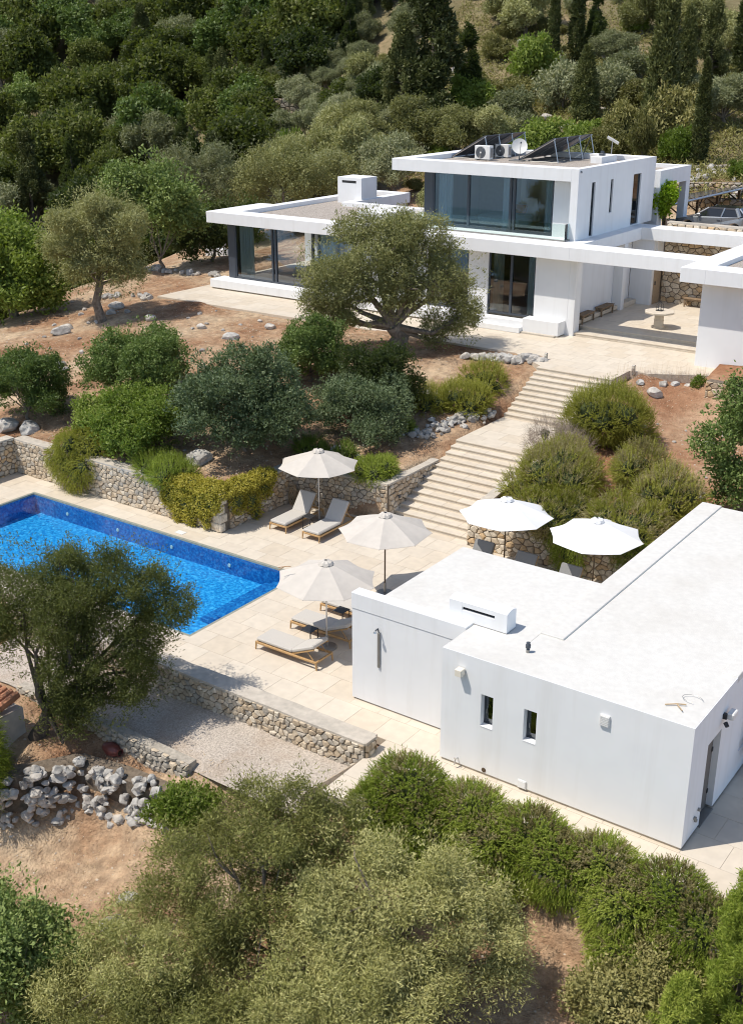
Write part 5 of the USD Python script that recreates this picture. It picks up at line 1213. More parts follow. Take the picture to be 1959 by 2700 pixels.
FAR = """
cyp 0 -55.2 107.9 8.2 1.1|slender cypress left of the pair high on the right slope
cyp 0 -53.4 109.2 9.2 1.35|taller slender cypress right of the pair high on the right slope
cyp 1 -36.7 90.2 12.5 2.3|huge dark cypress column above the right roof corner
cyp 1 -44.4 93.0 5.9 1.9|short broad cypress between the two roof solar arrays
cyp 0 -31.6 85.6 7.3 1.05|thin leaning cypress behind the white rear wing
cyp 1 -39.3 101.4 7.0 1.7|cypress standing just right of the huge cypress column
cyp 0 -36.9 108.3 8.8 1.6|dark cypress cut by the right edge near the top
con 0 -38.2 104.4 7.0 3.6|broad ragged conifer right of the huge cypress, upper right corner
con 1 -52.1 110.7 6.4 3.0|bushy conifer with bare trunk right of the cypress pair
con 0 -59.9 89.1 9.4 4.6|left lower member of the big dark conifer clump behind the villa
con 0 -57.7 90.6 12.2 6.6|tallest conifer of the dark clump above the upper roof
con 1 -56.9 95.0 7.0 4.0|right lower member of the big dark conifer clump
con 1 -101.0 125.7 7.4 3.2|leftmost dark conifer at the top centre of the hill
con 0 -95.0 122.7 8.0 3.2|second dark conifer at the top centre of the hill
con 1 -87.5 118.4 8.0 3.4|third dark conifer at the top centre, above the distant terrace
con 0 -86.8 120.9 7.0 3.2|conifer right of the third dark one at the top centre
oli 0 -70.5 73.0 5.2 5.4|olive at the left end of the grove behind the chimney
oli 0 -66.5 73.5 5.4 5.2|second olive from the left in the grove behind the chimney
oli 2 -63.0 75.0 5.2 5.0|third olive from the left in the grove behind the chimney
oli 0 -60.0 75.5 5.0 4.9|olive directly behind the white chimney block
oli 2 -56.4 74.5 4.8 4.8|olive right of the white chimney block, left of the upper roof
oli 0 -53.0 74.0 4.9 4.8|olive at the left end of the upper roof
oli 1 -48.4 70.8 4.4 4.3|low olive tucked behind the upper left roof corner
oli 1 -74.5 77.5 5.4 5.4|greyish olive between the forest edge and the grove
oli 0 -68.0 82.0 5.0 5.2|rear olive of the grove, below the bright green tree
oli 2 -63.9 84.6 4.6 5.0|rear olive left of the dark conifer clump
oli 0 -60.3 84.0 4.6 4.9|rear olive under the dark conifer clump
oli 0 -54.0 83.3 4.5 5.2|large pale olive behind the left solar array
oli 2 -50.8 83.4 4.0 4.4|olive behind the satellite dish
oli 0 -48.0 84.6 3.6 4.0|olive just left of the short broad cypress
maq 1 -70.8 86.6 4.4 3.2|bright green tree standing among the grey olives
maq 1 -55.7 93.8 3.3 4.2|round bright green bush right of the conifer clump
oli 0 -62.9 116.5 5.2 6.2|old spreading olive with dark trunk on the dry grass terrace
oli 2 -67.3 119.5 4.6 4.8|old olive at the top edge, left on the dry grass terrace
maq 0 -63.0 110.1 2.3 2.2|small olive-green bush on the rocks below the dry grass terrace
maq 0 -64.6 115.6 2.0 2.2|small bush left of the old olive trunk
maq 1 -55.1 103.9 4.4 4.6|light green tree in front of the cypress pair
maq 2 -47.5 95.1 3.9 4.6|brownish bare-stemmed bush left of the short broad cypress
maq 2 -44.1 97.2 3.2 4.3|grey bush right of the short broad cypress
maq 0 -39.4 89.9 3.5 3.2|yellow-olive bush left of the huge cypress base
maq 0 -35.5 89.8 4.4 4.3|yellow-green bush right of the huge cypress base
maq 1 -33.3 85.9 2.7 2.8|low fresh green bush above the white rear wing
oli 1 -33.6 95.3 3.8 4.6|grey olive above the shaded rubble wall at right
maq 1 -27.3 82.0 1.3 1.7|small dark green bush on the rubble terrace at right edge
oli 1 -49.4 109.4 3.2 4.4|sparse grey-green tree right of the cypress pair
oli 0 -51.0 118.7 4.4 5.0|olive at the top edge above the cypress pair
maq 1 -44.2 84.9 3.2 4.0|bright green shrub behind the right solar array
maq 1 -41.4 85.8 3.0 3.8|bright green shrub left of the flat antenna
maq 2 -50.6 92.1 2.8 4.2|dry brownish bush behind the satellite dish
maq 0 -35.7 84.9 3.6 2.0|shrub at the foot of the huge cypress
oli 1 -92.4 117.1 3.2 3.2|small grey olive left on the distant terraces
oli 1 -85.8 112.1 3.6 3.4|grey olive in the middle of the distant terraces
oli 1 -83.8 111.6 3.2 3.2|grey olive right of the middle one on the distant terraces
oli 1 -86.3 110.7 3.2 2.8|low grey olive below the middle one on the distant terraces
oli 1 -85.4 118.9 4.0 3.8|grey olive at the top of the distant terraces
oli 1 -82.2 113.8 2.6 3.0|small grey olive at the right end of the distant terraces
maq 2 -76.8 103.3 1.9 2.2|round grey bush on the lowest distant terrace wall
oli 1 -79.3 117.8 3.8 3.4|grey olive left of the conifer clump, near the top
oak 1 -91.9 108.6 4.2 5.6|round oak at the lower end of the distant terraces
oak 0 -72.9 97.6 3.8 4.8|oak between the distant terraces and the conifer clump
oli 0 -71.8 100.0 4.6 5.0|pale leafy tree left of the conifer clump
oak 2 -64.1 91.7 3.8 4.0|dark round bush at the foot of the conifer clump
oli 0 -46.0 120.0 4.6 5.4|olive near the top edge between the cypresses
oli 2 -41.0 116.0 4.4 5.0|olive near the top edge left of the huge cypress tip
oli 0 -33.0 118.0 4.6 5.4|olive in the upper right corner of the slope
maq 0 -58.0 99.0 2.4 3.6|olive-green bush below the rocky ledge
maq 2 -45.5 103.5 2.6 4.0|dry bush on the slope below the bushy conifer
maq 0 -41.0 96.0 2.4 3.4|bush on the slope left of the huge cypress
maq 0 -52.5 97.0 2.4 3.4|olive-green bush left of the brownish bush
maq 2 -48.0 88.8 2.2 3.6|pale scrub patch behind the roof solar panels
maq 0 -38.5 85.0 2.6 3.2|scrub bush right of the flat antenna
"""
KIND = {'cyp': (cyps, (1.24, 2.0), (8.5, 8.5), 'cypress_tree', 'cypress'), 'con': (cons, (5.2, 3.8), (9.0, 8.0), 'conifer_tree', 'conifer'), 'oli': (olives, (5, 5, 5), (4.6,) * 3, 'olive_tree', 'olive tree'), 'maq': (mq, (3.4,) * 3, (2.5, 2.4, 2.3), 'shrub', 'shrub'), 'oak': (oaks, (7.2,) * 4, (6.6,) * 4, 'oak_tree', 'tree')}
for ln in FAR.strip().split('\n'):
    a, l = ln.split('|'); k, i, x, y, h, w = a.split(); i = int(i); x, y, h, w = map(float, (x, y, h, w))
    ps, ws, hs, nm, ct = KIND[k]
    copy(ps[i], nm, l, ct, (x, y, G(x, y) - .12), rg.uniform(0, 360), (w / ws[i], w / ws[i], h / hs[i]))

rs = random.Random(91); n_ = 0
while n_ < 170:
    v = rs.uniform(84, 150); u = v * rs.uniform(-.12, .34); x, y = uv(u, v)
    if (v < 92 and u / v > .2) or rs.random() < .25 and 118 < v < 126:
        continue
    if u / v < .02 and rs.random() < .55:
        sc = rs.uniform(.55, .9); copy(olives[1], 'grey_olive_tree', 'grey olive on the stepped slope between the oak forest and the dark conifer clump', 'olive tree', (x, y, G(x, y) - .15), rs.uniform(0, 360), sc, 'grey olives on the stepped slope'); n_ += 1
        continue
    k = rs.choice((0, 0, 2, 2, 1)); sc = rs.uniform(.3, .8)
    copy(mq[k], 'scrub_bush', 'low wild scrub bush on the dry terraced slope at upper right', 'shrub', (x, y, G(x, y) - .15), rs.uniform(0, 360), (sc * 1.15, sc * 1.15, sc), 'scrub on the right hillside'); n_ += 1

# ---------------------------------------------------------------- trees and shrubs of the garden
NEAR = np.random.default_rng(5)


def garden_tree(name, label, cat, x, y, lobes, leafm, L, W, clumps, per, rc, r0, seed, bark='bark', up=.25, fork=.35, drop=0.0, wob=.12, base=None, z=None, bm=6):
    r_ = np.random.default_rng(seed); z = G(x, y) if z is None else z
    t = thing(name, label, cat, (x, y, z))
    lo = np.array(lobes, float); lo[:, :3] += [x, y, z]
    if r0:
        part(t, 'trunk', limbs(lo, (x, y, z) if base is None else base, r0, r_, fork, 9, wob), bark, smooth=50)
    q, d = lobe_points(bunch(lo, bm, .42 if bm < 8 else .33, r_, inner=.5 if bm < 8 else .42), clumps, r_, .5, .75)
    q2, d2 = lobe_points(lo, clumps // 6, r_, .93, .97)
    q2 = q2 + d2 * r_.uniform(0, .34, (len(q2), 1)) * lo[:, 3].mean()
    a, b = leaves(q, d, per, rc, L, W, r_, up=up, drop=drop), leaves(q2, d2, max(4, per // 2), rc * .8, L, W, r_, out=1.0, up=up, drop=drop)
    part(t, 'crown', MB().add(*a).add(*b), leafm)
    return t


def RU(u, v, z, *r):
    """a lobe set out to the right (u) and away (v) along the slope, for crowns that lean"""
    x, y = uv(u, v)
    return (x, y, z, *(r if len(r) == 3 else (r[0], r[0], r[0])))


garden_tree('olive_tree', 'slender leaning olive with domed crown on the bare brown plateau', 'olive tree', -46.6, 41.3, [RU(.1, 0, 5.0, 2.1, 2.1, 1.5), RU(-1.4, .4, 4.1, 1.35), RU(1.5, .2, 4.0, 1.3), RU(.2, -.6, 3.4, 1.7, 1.7, 1.2), RU(-.9, -.2, 2.9, 1.1), RU(1.2, 0, 2.6, 1.2, 1.2, 1.0), RU(.4, 0, 5.9, 1.2, 1.2, .8)], 'leaf_olive', .16, .045, 4600, 11, .2, .24, 101, fork=.5)
garden_tree('olive_tree', 'large old olive with thick trunk in front of the villa', 'olive tree', -29.5, 43.4, [RU(-.5, .3, 5.0, 2.0, 2.0, 1.2), RU(-2.6, .2, 3.7, 1.6, 1.6, 1.25), RU(-1.5, -.5, 3.0, 1.5), RU(1.4, .2, 4.5, 1.5), RU(2.6, 0, 3.3, 1.3), RU(3.1, 0, 2.1, .8, .8, 1.2), RU(.6, -.6, 3.2, 1.5), RU(-3.3, 0, 2.6, .9, .9, .8), RU(2.1, .1, .9, .75, .75, .8), RU(-1.9, .2, 5.4, .9, .9, .7), RU(.3, .3, 5.7, 1.0, 1.0, .6), RU(-2.3, -.2, 1.6, .8, .8, .6), RU(-3.2, .1, 1.8, .7, .7, .6), RU(2.9, -.2, 1.3, .7, .7, .8)], 'leaf_olive', .15, .042, 6500, 11, .22, .46, 102, fork=.4, wob=.2)
garden_tree('holm_oak_tree', 'dense green bushy tree at the left edge above the brown plateau', 'tree', -53.6, 41.2, [RU(0, 0, 3.4, 2.2), RU(-2, .3, 3.0, 2.0), RU(1.6, .2, 2.4, 1.5), RU(-.5, -.5, 1.6, 2.0, 2.0, 1.4), RU(-3.5, 0, 2.2, 2.0), RU(.8, .5, 4.3, 1.2), RU(1.9, 0, 1.2, 1.2)], 'leaf_bright', .24, .13, 2600, 9, .32, .25, 103)
garden_tree('broadleaf_tree', 'dark green tree with several thin trunks behind the leaning olive', 'tree', -52.2, 51.2, [RU(-.2, .2, 5.4, 1.6), RU(1.2, 0, 4.6, 1.5), RU(-1.5, 0, 4.7, 1.4), RU(.3, -.4, 3.8, 1.3), RU(1.9, .2, 3.2, 1.2)], 'leaf_lentisk', .22, .11, 1900, 9, .3, .13, 104, fork=.15, wob=.3)
garden_tree('broadleaf_tree', 'low dark green tree beside the white masonry bench', 'tree', -51.0, 54.6, [RU(0, 0, 1.9, 1.5), RU(1.2, .3, 2.0, 1.3), RU(-1.0, 0, 1.5, 1.2), RU(2.2, .5, 2.6, 1.2), RU(.6, .6, 2.8, 1.1)], 'leaf_oak_dark', .2, .1, 1500, 9, .26, .1, 105)
garden_tree('olive_tree', 'grey-green olive behind the dark multi-trunk tree, at the grove edge', 'olive tree', -58.5, 62.0, [RU(0, 0, 4.8, 2.2), RU(2, .4, 4.4, 1.9), RU(-1.8, 0, 4.0, 1.7), RU(.6, -.6, 3.2, 1.6)], 'leaf_olive_grey', .2, .06, 2200, 10, .3, .22, 106)
garden_tree('olive_tree', 'pale olive with visible forked trunk left of the villa roof', 'olive tree', -53.5, 64.5, [RU(0, 0, 4.4, 2.1), RU(1.9, 0, 4.2, 1.8), RU(-1.6, 0, 3.8, 1.6), RU(3.4, .4, 4.2, 1.7), RU(.7, -.3, 5.2, 1.4)], 'leaf_olive', .2, .06, 2400, 10, .3, .2, 107, fork=.2, wob=.25)
garden_tree('olive_tree', 'olive rising from the light well in the villa roof', 'olive tree', -37.0, 60.5, [(0, 0, 4.3, 1.4, 1.4, .9), (1.2, .3, 4.1, 1.1, 1.1, .8), (-1.2, 0, 4.0, 1.0, 1.0, .8), (2.1, 0, 4.6, .9, .9, .9)], 'leaf_olive', .16, .045, 1500, 10, .24, .14, 108, z=3.6)
garden_tree('carob_tree', 'green tree cut by the right edge above the white roof', 'tree', -10.6, 37.0, [RU(0, 0, 3.3, 1.3), RU(-1.2, 0, 2.7, .9), RU(-.7, -.2, 1.5, .9, .9, .8), RU(.9, 0, 2.2, 1.3), RU(-.5, .2, 4.0, .8), RU(-1.3, -.1, 1.9, .5), RU(.6, .2, 4.2, .9), RU(-.9, -.3, .8, .6, .6, .5)], 'leaf_lentisk', .13, .07, 2100, 9, .2, .14, 109)
garden_tree('olive_tree', 'dark olive overhanging the gravel yard and pool at the left edge', 'olive tree', -22.6, 16.6, [RU(2.6, .5, 4.3, 1.1, 1.1, .75), RU(1.3, .3, 4.5, 1.15, 1.15, .75), RU(.0, .2, 4.2, 1.1), RU(3.35, .5, 3.6, .8), RU(2.0, .1, 3.5, 1.2), RU(.6, 0, 3.2, 1.2), RU(-.8, 0, 3.3, 1.0), RU(2.9, .2, 2.7, .85), RU(1.6, -.4, 2.3, 1.0, 1.0, .8), RU(2.2, -.3, 1.5, .8, .8, .7), RU(1.0, -.5, 1.1, .8, .8, .6), RU(2.9, 0, 1.8, .65, .65, .6), RU(2.3, .4, 4.95, .5, .5, .45), RU(1.0, .2, 5.0, .5, .5, .4)], 'leaf_olive_dark', .09, .026, 9500, 11, .16, .2, 110, fork=.2, wob=.25, bark='bark_dark')
OL = [('olive_tree', 'big foreground olive crown at the bottom centre, highest of its group', -12.6, 14.4, [RU(0, 0, 3.9, 1.3, 1.3, .9), RU(-1.3, .2, 3.3, 1.2), RU(1.2, .1, 3.4, 1.2), RU(.2, -.5, 2.6, 1.3), RU(-.9, -.6, 2.0, 1.0), RU(1.5, -.3, 2.2, 1.0), RU(-.2, .6, 4.2, .8, .8, .6), RU(-2.0, .0, 2.5, .8), RU(.6, .5, 4.4, .6)], 201),
      ('olive_tree', 'foreground olive at the bottom left of the group, bare limb showing', -13.5, 12.3, [RU(-.4, .2, 2.7, 1.2, 1.2, .8), RU(-1.6, .1, 2.0, 1.0), RU(.9, 0, 2.3, 1.0), RU(-.8, -.6, 1.3, 1.1, 1.1, .8), RU(.4, -.7, 1.0, 1.1, 1.1, .7), RU(-2.0, -.3, 1.1, .8)], 202),
      ('olive_tree', 'foreground olive right of the group, pale crown before the rosemary hedge', -10.2, 15.0, [RU(-.6, 0, 3.2, 1.2, 1.2, .9), RU(.7, .1, 2.9, 1.1), RU(1.8, 0, 2.3, .85), RU(-.1, -.6, 2.0, 1.1), RU(1.0, -.6, 1.5, .9), RU(2.1, -.2, 1.5, .6), RU(-1.3, -.3, 2.2, .9)], 203),
      ('olive_tree', 'lowest foreground olive, cut by the bottom edge at the centre', -11.4, 12.0, [RU(-.9, 0, 2.4, 1.2, 1.2, .8), RU(.6, 0, 2.3, 1.1, 1.1, .8), RU(-2.2, 0, 1.8, 1.0), RU(-.2, -.6, 1.5, 1.1), RU(-1.4, -.8, 1.1, .9, .9, .6)], 204),
      ('olive_tree', 'low foreground olive at the bottom edge, beside the patch of bare dirt path', -9.5, 13.5, [RU(-.9, .2, 2.3, 1.1, 1.1, .8), RU(.3, .3, 2.2, 1.0, 1.0, .8), RU(-.3, -.5, 1.6, 1.1, 1.1, .9), RU(.9, -.3, 1.3, .75), RU(-1.6, -.3, 1.6, .9), RU(-.2, .7, 2.7, .7, .7, .5)], 205)]
for nm, l, x, y, lo, sd in OL:
    garden_tree(nm, l, 'olive tree', x, y, lo, 'leaf_olive_near', .09, .021, 6000 if len(lo) > 6 else 5000, 13, .16, .15, sd, wob=.22, fork=.3, drop=.1, bm=9)
SH = """
shrub|rounded dark green shrub on the brown slope, uppermost at left|-35.9 33.3|2.35 3.0 leaf_lentisk .11 .06 2500 301
shrub|grey-green shrub at the left edge growing from pale rocks above the wall|-38.8 29.9|1.8 2.9 leaf_lentisk .11 .06 1700 302
shrub|bright green shrub below the rounded dark one, behind hanging rosemary|-32.2 30.0|1.85 2.3 leaf_bright .11 .065 1900 303
shrub|large blue-green shrub in the middle of the brown slope|-28.6 32.0|2.55 4.0 leaf_carob_blue .12 .06 3200 304
shrub|tall green shrub left of the big olive trunk|-30.3 38.2|1.55 2.9 leaf_lentisk .11 .06 1400 305
shrub|very dark green shrub under the big olive|-26.2 37.4|1.75 2.9 leaf_oak_dark .11 .06 1700 306
shrub|pale grey-green shrub in front of the very dark one|-25.9 35.8|1.95 2.3 leaf_carob_blue .11 .05 1900 307
shrub|small bright shrub left of the bright green one, nearer the slope top|-34.6 30.2|1.1 1.7 leaf_bright .11 .065 700 308
dark_shrub|dark green rounded shrub at the bottom left corner|-17.1 11.0|1.75 3.5 leaf_lentisk .10 .055 2600 309
dark_shrub|low green shrub between the boulder wall end and the foreground olives|-17.4 16.7|.75 1.35 leaf_bright .09 .05 600 310
dark_shrub|mixed reddish-green shrub at the bottom right beside the dirt path|-6.0 17.1|1.05 1.25 leaf_maquis .09 .05 1200 311
dark_shrub|grey-brown leafy shrub above the mixed one, under the hedge|-5.45 17.75|.8 1.5 leaf_maquis .07 .04 900 312
dark_shrub|darker shrub at the bottom edge right of the dirt path|-5.7 16.3|.9 .9 leaf_maquis .09 .05 900 313
"""
for ln in SH.strip().split('\n'):
    nm, l, pos, rest = ln.split('|'); x, y = map(float, pos.split()); R, H, lm, L, W, n, sd = rest.split(); R, H, L, W, n, sd = float(R), float(H), float(L), float(W), int(n), int(sd)
    r_ = np.random.default_rng(sd); lo = dome_lobes(R * 1.06, H, .05, 17, r_, .68, .38, .9)
    garden_tree(nm, l, 'shrub', x, y, lo, lm, L, W, int(n * 1.5), 10, .15, .07, sd, up=.45, fork=.2)


def spiky(name, label, cat, lobes, leafm, n, seed, L=.24, m=16, nl=.05, nw=.010, up=.5, droop=0.0, z=0.0, sub=None, down=0.0):
    """rosemary, juniper and the like: shoots over low mounds; lobes are absolute"""
    r_ = np.random.default_rng(seed); lo = np.array(lobes, float)
    t = thing(name, label, cat, (lo[:, 0].mean(), lo[:, 1].mean(), lo[:, 2].min()))
    n = int(n * 1.7)
    q, d = lobe_points(lo, n, r_, .62, .8)
    dn = d + r_.normal(size=d.shape) * .35 + [0, 0, up]
    side = d[:, 2] < .25
    dn[side] += [0, 0, -up - down]
    k = len(q) if sub is None else int(len(q) * (1 - sub[1]))
    pick = np.argsort(meshkit.noise(q * 6.0, seed) + .3 * d[:, 2]); A, Bq = pick[:k], pick[k:]
    part(t, 'foliage', shoots(q[A], dn[A], r_, L, m, nl, nw, .2, droop), leafm)
    if sub is not None:
        part(t, 'flowering_foliage', shoots(q[Bq], dn[Bq], r_, L * .8, m, nl, nw, .2, droop), sub[0])
    mb = MB()
    for Lb in lo:
        for _ in range(4):
            e = Lb[:3] + unit(r_.normal(size=3)) * Lb[3:6] * .75
            mb.tube([(Lb[0], Lb[1], Lb[2] - Lb[5] * .6), (Lb[:3] + e) / 2, e], [.03, .022, .01], 4)
    part(t, 'stem', mb, 'bark_dark')
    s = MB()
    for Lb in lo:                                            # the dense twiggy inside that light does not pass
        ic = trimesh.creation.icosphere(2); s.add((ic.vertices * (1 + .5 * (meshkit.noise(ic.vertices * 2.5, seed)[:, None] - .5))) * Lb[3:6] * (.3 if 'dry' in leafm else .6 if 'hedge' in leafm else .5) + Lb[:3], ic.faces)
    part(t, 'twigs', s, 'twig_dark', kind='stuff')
    return t


def mound(x, y, z, R, H, n, seed, ry=1.0):
    r_ = np.random.default_rng(seed); out = [(x, y, z + H * .45, R * .7, R * .7 * ry, H * .52)]
    for k in range(n):
        a = 6.283 * k / n + r_.uniform(-.3, .3); rr = R * r_.uniform(.4, .66); s = R * r_.uniform(.32, .46); zz = z + H * r_.uniform(.2, .62)
        out.append((x + rr * math.cos(a), y + rr * math.sin(a) * ry, zz, s, s, min(s, H * .45)))
    return out


g = lambda x, y: G(x, y)
spiky('rosemary_bush', 'yellow-green rosemary bank left of the upper stairs', 'rosemary', mound(-23.9, 40.3, 2.2, 1.25, 1.0, 7, 1) + mound(-24.0, 42.3, 2.5, 1.1, 1.2, 5, 2) + mound(-24.9, 39.4, 2.2, 1.0, .9, 5, 3), 'leaf_rosemary', 2600, 401, L=.34, up=1.1, nl=.06, nw=.012)
spiky('rosemary_bush', 'large rounded green bush right of the upper stairs', 'rosemary', mound(-17.3, 40.2, 2.0, 1.75, 2.3, 9, 4), 'leaf_rosemary', 2600, 402, L=.36, up=.9, nl=.06, nw=.013)
spiky('dry_bush', 'grey leafless bush beside the stair landing', 'dry bush', mound(-18.35, 38.0, 1.9, 1.3, 1.1, 7, 5), 'leaf_grey_dry', 1600, 403, L=.3, up=.5, nl=.04, nw=.006)
spiky('rosemary_bush', 'olive-green rosemary right of the lower stairs, tallest there', 'rosemary', mound(-16.9, 35.2, 1.4, 1.75, 2.0, 9, 6) + mound(-17.8, 34.3, 1.4, .9, 1.0, 4, 26), 'leaf_rosemary', 2800, 404, L=.3, nl=.055, nw=.012, sub=('leaf_rosemary_brown', .25))
spiky('rosemary_bush', 'upright rosemary on the red soil right of the tallest one', 'rosemary', mound(-14.3, 36.2, 1.6, 1.1, 2.1, 6, 7), 'leaf_rosemary', 1700, 405, L=.32, up=.9, nl=.055, nw=.012, sub=('leaf_rosemary_brown', .3))
spiky('rosemary_bush', 'rounded rosemary nearest the long white roof edge, on red soil', 'rosemary', mound(-12.9, 35.2, 1.5, 1.25, 1.9, 6, 8), 'leaf_rosemary', 1900, 406, L=.3, up=.8, nl=.055, nw=.012, sub=('leaf_rosemary_brown', .25))
spiky('rosemary_bush', 'brownish trailing rosemary behind the left white parasol', 'rosemary', mound(-15.9, 33.1, 1.1, 1.35, 1.3, 8, 9), 'leaf_rosemary_brown', 2000, 407, L=.28, droop=.3, nl=.05, nw=.011, sub=('leaf_rosemary', .35))
spiky('rosemary_bush', 'brownish trailing rosemary between right white parasol and roof edge', 'rosemary', mound(-13.3, 33.2, 1.1, 1.5, 1.5, 8, 10), 'leaf_rosemary_brown', 2200, 408, L=.28, droop=.3, nl=.05, nw=.011, sub=('leaf_rosemary', .3))
spiky('hanging_rosemary', 'dark green rosemary hanging down the wall between the white parasols', 'rosemary', [(-14.9, 32.2, .9, .5, .35, .75), (-15.1, 32.25, 1.3, .6, .4, .4)], 'leaf_hedge', 700, 409, L=.26, droop=.8, down=.6)
spiky('hanging_rosemary', 'dark green rosemary hanging down the wall beside the roof edge', 'rosemary', [(-12.2, 32.2, .8, .7, .35, .8), (-12.6, 32.25, 1.3, .8, .4, .4), (-11.7, 32.2, .9, .5, .35, .7)], 'leaf_hedge', 900, 410, L=.26, droop=.8, down=.6)
spiky('hanging_rosemary', 'dull green rosemary cascading over the long pool wall', 'rosemary', mound(-34.3, 29.0, 1.3, 1.35, .95, 8, 11) + [(-34.5, 28.1, .95, .6, .35, .65), (-33.9, 28.05, .75, .55, .35, .6), (-35.0, 28.15, 1.2, .5, .35, .4), (-33.5, 28.1, 1.1, .5, .35, .45)], 'leaf_rosemary', 3000, 411, L=.26, droop=.7, up=.2, down=.5, nl=.05, nw=.010)
spiky('juniper_shrub', 'low green spreading shrub on the wall edge between rosemary and creeper', 'shrub', mound(-30.6, 29.0, 1.3, .85, .7, 5, 12) + mound(-29.5, 28.8, 1.25, .95, .8, 6, 13), 'leaf_hedge', 1700, 412, L=.26, up=.6, nl=.05, nw=.010)
spiky('juniper_shrub', 'low spreading green shrub on the gravel corner above the stair side wall', 'shrub', mound(-23.4, 33.3, 1.3, .85, .75, 6, 14), 'leaf_hedge', 1200, 413, L=.24, up=.3, droop=.3, nl=.05, nw=.010)
spiky('juniper_shrub', 'small tufted shrub behind the beige parasol by the wall', 'shrub', mound(-26.6, 33.6, 1.45, .7, .55, 4, 15) + mound(-25.2, 33.9, 1.5, .5, .45, 3, 16), 'leaf_bright', 700, 414, L=.28, up=.8, nl=.06, nw=.012)
# yellow creeper over the wall corner: small leaves in hanging curtains
r_ = np.random.default_rng(9)
t = thing('creeper', 'yellow-green creeper spilling over the corner of the pool wall', 'creeper', (-27.5, 28.3, 1.4))
lo = [(-29.2, 28.5, 1.42, .7, .5, .25), (-28.2, 28.55, 1.45, .9, .5, .28), (-27.2, 28.6, 1.45, .9, .6, .28), (-26.7, 29.6, 1.45, .5, .9, .25), (-26.7, 30.7, 1.43, .45, .7, .22), (-28.9, 28.2, .95, .5, .14, .55), (-28.2, 28.18, .75, .5, .14, .6), (-27.5, 28.18, .95, .5, .14, .5), (-26.9, 28.18, 1.1, .4, .14, .4), (-26.48, 29.1, 1.0, .14, .45, .5), (-26.46, 29.8, .85, .14, .45, .55), (-26.46, 30.6, 1.05, .14, .45, .42), (-28.6, 28.16, .45, .22, .1, .5), (-27.9, 28.16, .3, .2, .1, .4), (-26.45, 30.05, .35, .1, .2, .45), (-27.2, 28.16, .6, .2, .1, .5)]
q, d = lobe_points(lo, 4600, r_, .7, .5)
part(t, 'foliage', leaves(q, d, 8, .09, .075, .05, r_, out=.8, up=.1, drop=.3), 'leaf_yellow')
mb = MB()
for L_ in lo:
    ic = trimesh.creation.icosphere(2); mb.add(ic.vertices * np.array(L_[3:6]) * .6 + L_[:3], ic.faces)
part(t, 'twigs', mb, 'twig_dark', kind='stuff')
# long hedge above the ochre wall, right foreground: five mounds that read as five plants
HB = [('leftmost and roundest clump of the rosemary hedge in the foreground', [(-12.2, 18.75, .15, 1.05, .75, 1.0), (-11.6, 18.5, -.2, .9, .65, .9), (-12.75, 18.3, -.25, .7, .55, .8), (-11.9, 18.0, -.75, .6, .45, .6)], .1),
      ('second clump from the left in the foreground rosemary hedge', [(-10.6, 18.85, .1, .95, .7, .9), (-9.95, 18.5, -.15, .9, .65, .85), (-10.5, 17.95, -.75, .7, .45, .65)], .14),
      ('middle clump of the foreground rosemary hedge, half brown', [(-9.1, 18.85, .1, .95, .7, .9), (-8.4, 18.6, .0, .9, .6, .8), (-9.6, 18.1, -.5, .6, .5, .5)], .16),
      ('fourth clump of the foreground rosemary hedge, trailing over the ochre wall', [(-7.5, 18.85, .1, .95, .65, .85), (-6.8, 18.4, -.3, .85, .6, .9), (-6.6, 17.9, -.95, .6, .4, .65)], .14),
      ('rightmost clump of the foreground rosemary hedge beside the conifer', [(-6.0, 18.8, .1, .95, .7, .9), (-5.2, 18.5, -.1, .8, .65, .9), (-5.9, 18.0, -.8, .75, .5, .75), (-4.7, 18.9, -.1, .7, .6, .7)], .2)]
for i, (l, lo, br) in enumerate(HB):
    spiky('rosemary_hedge', l, 'rosemary', lo, 'leaf_hedge', 5200, 430 + i, L=.22, m=18, nl=.045, nw=.009, up=.35, droop=.35, down=.7, sub=('leaf_rosemary_brown', br))
spiky('yew_shrub', 'dark feathery shrub cut by the left edge below the tiled hut', 'shrub', [(-22.4, 14.7, -.6, .6, .5, .9), (-22.3, 14.5, -1.2, .5, .5, .6), (-22.8, 14.9, -.2, .6, .5, .9)], 'leaf_hedge', 1200, 440, L=.3, up=.6, droop=.5, nl=.05, nw=.01)


def conifer_near(label, x, y, H, R, seed, z=None):
    r_ = np.random.default_rng(seed); z = G(x, y) if z is None else z; t = thing('conifer_tree', label, 'conifer', (x, y, z)); lo = []
    mb = MB().tube([(x, y, z - .2), (x, y, z + H * .9)], [.1, .02], 7)
    for k in range(120):
        f = r_.random() ** .9; a = r_.uniform(0, 6.283); r = R * (1 - f) ** .6 * r_.uniform(.4, .95); s = R * .17 * (1.1 - .5 * f)
        lo.append((x + r * math.cos(a), y + r * math.sin(a), z + H * f, s, s, s * 1.6)); mb.tube([(x, y, z + H * f - .25), lo[-1][:3]], [.02, .008], 4)
    part(t, 'trunk', mb, 'bark_dark')
    q, d = lobe_points(lo, 5200, r_, .4, .6); part(t, 'crown', leaves(q, d, 11, .06, .085, .020, r_, up=.8), 'leaf_hedge')


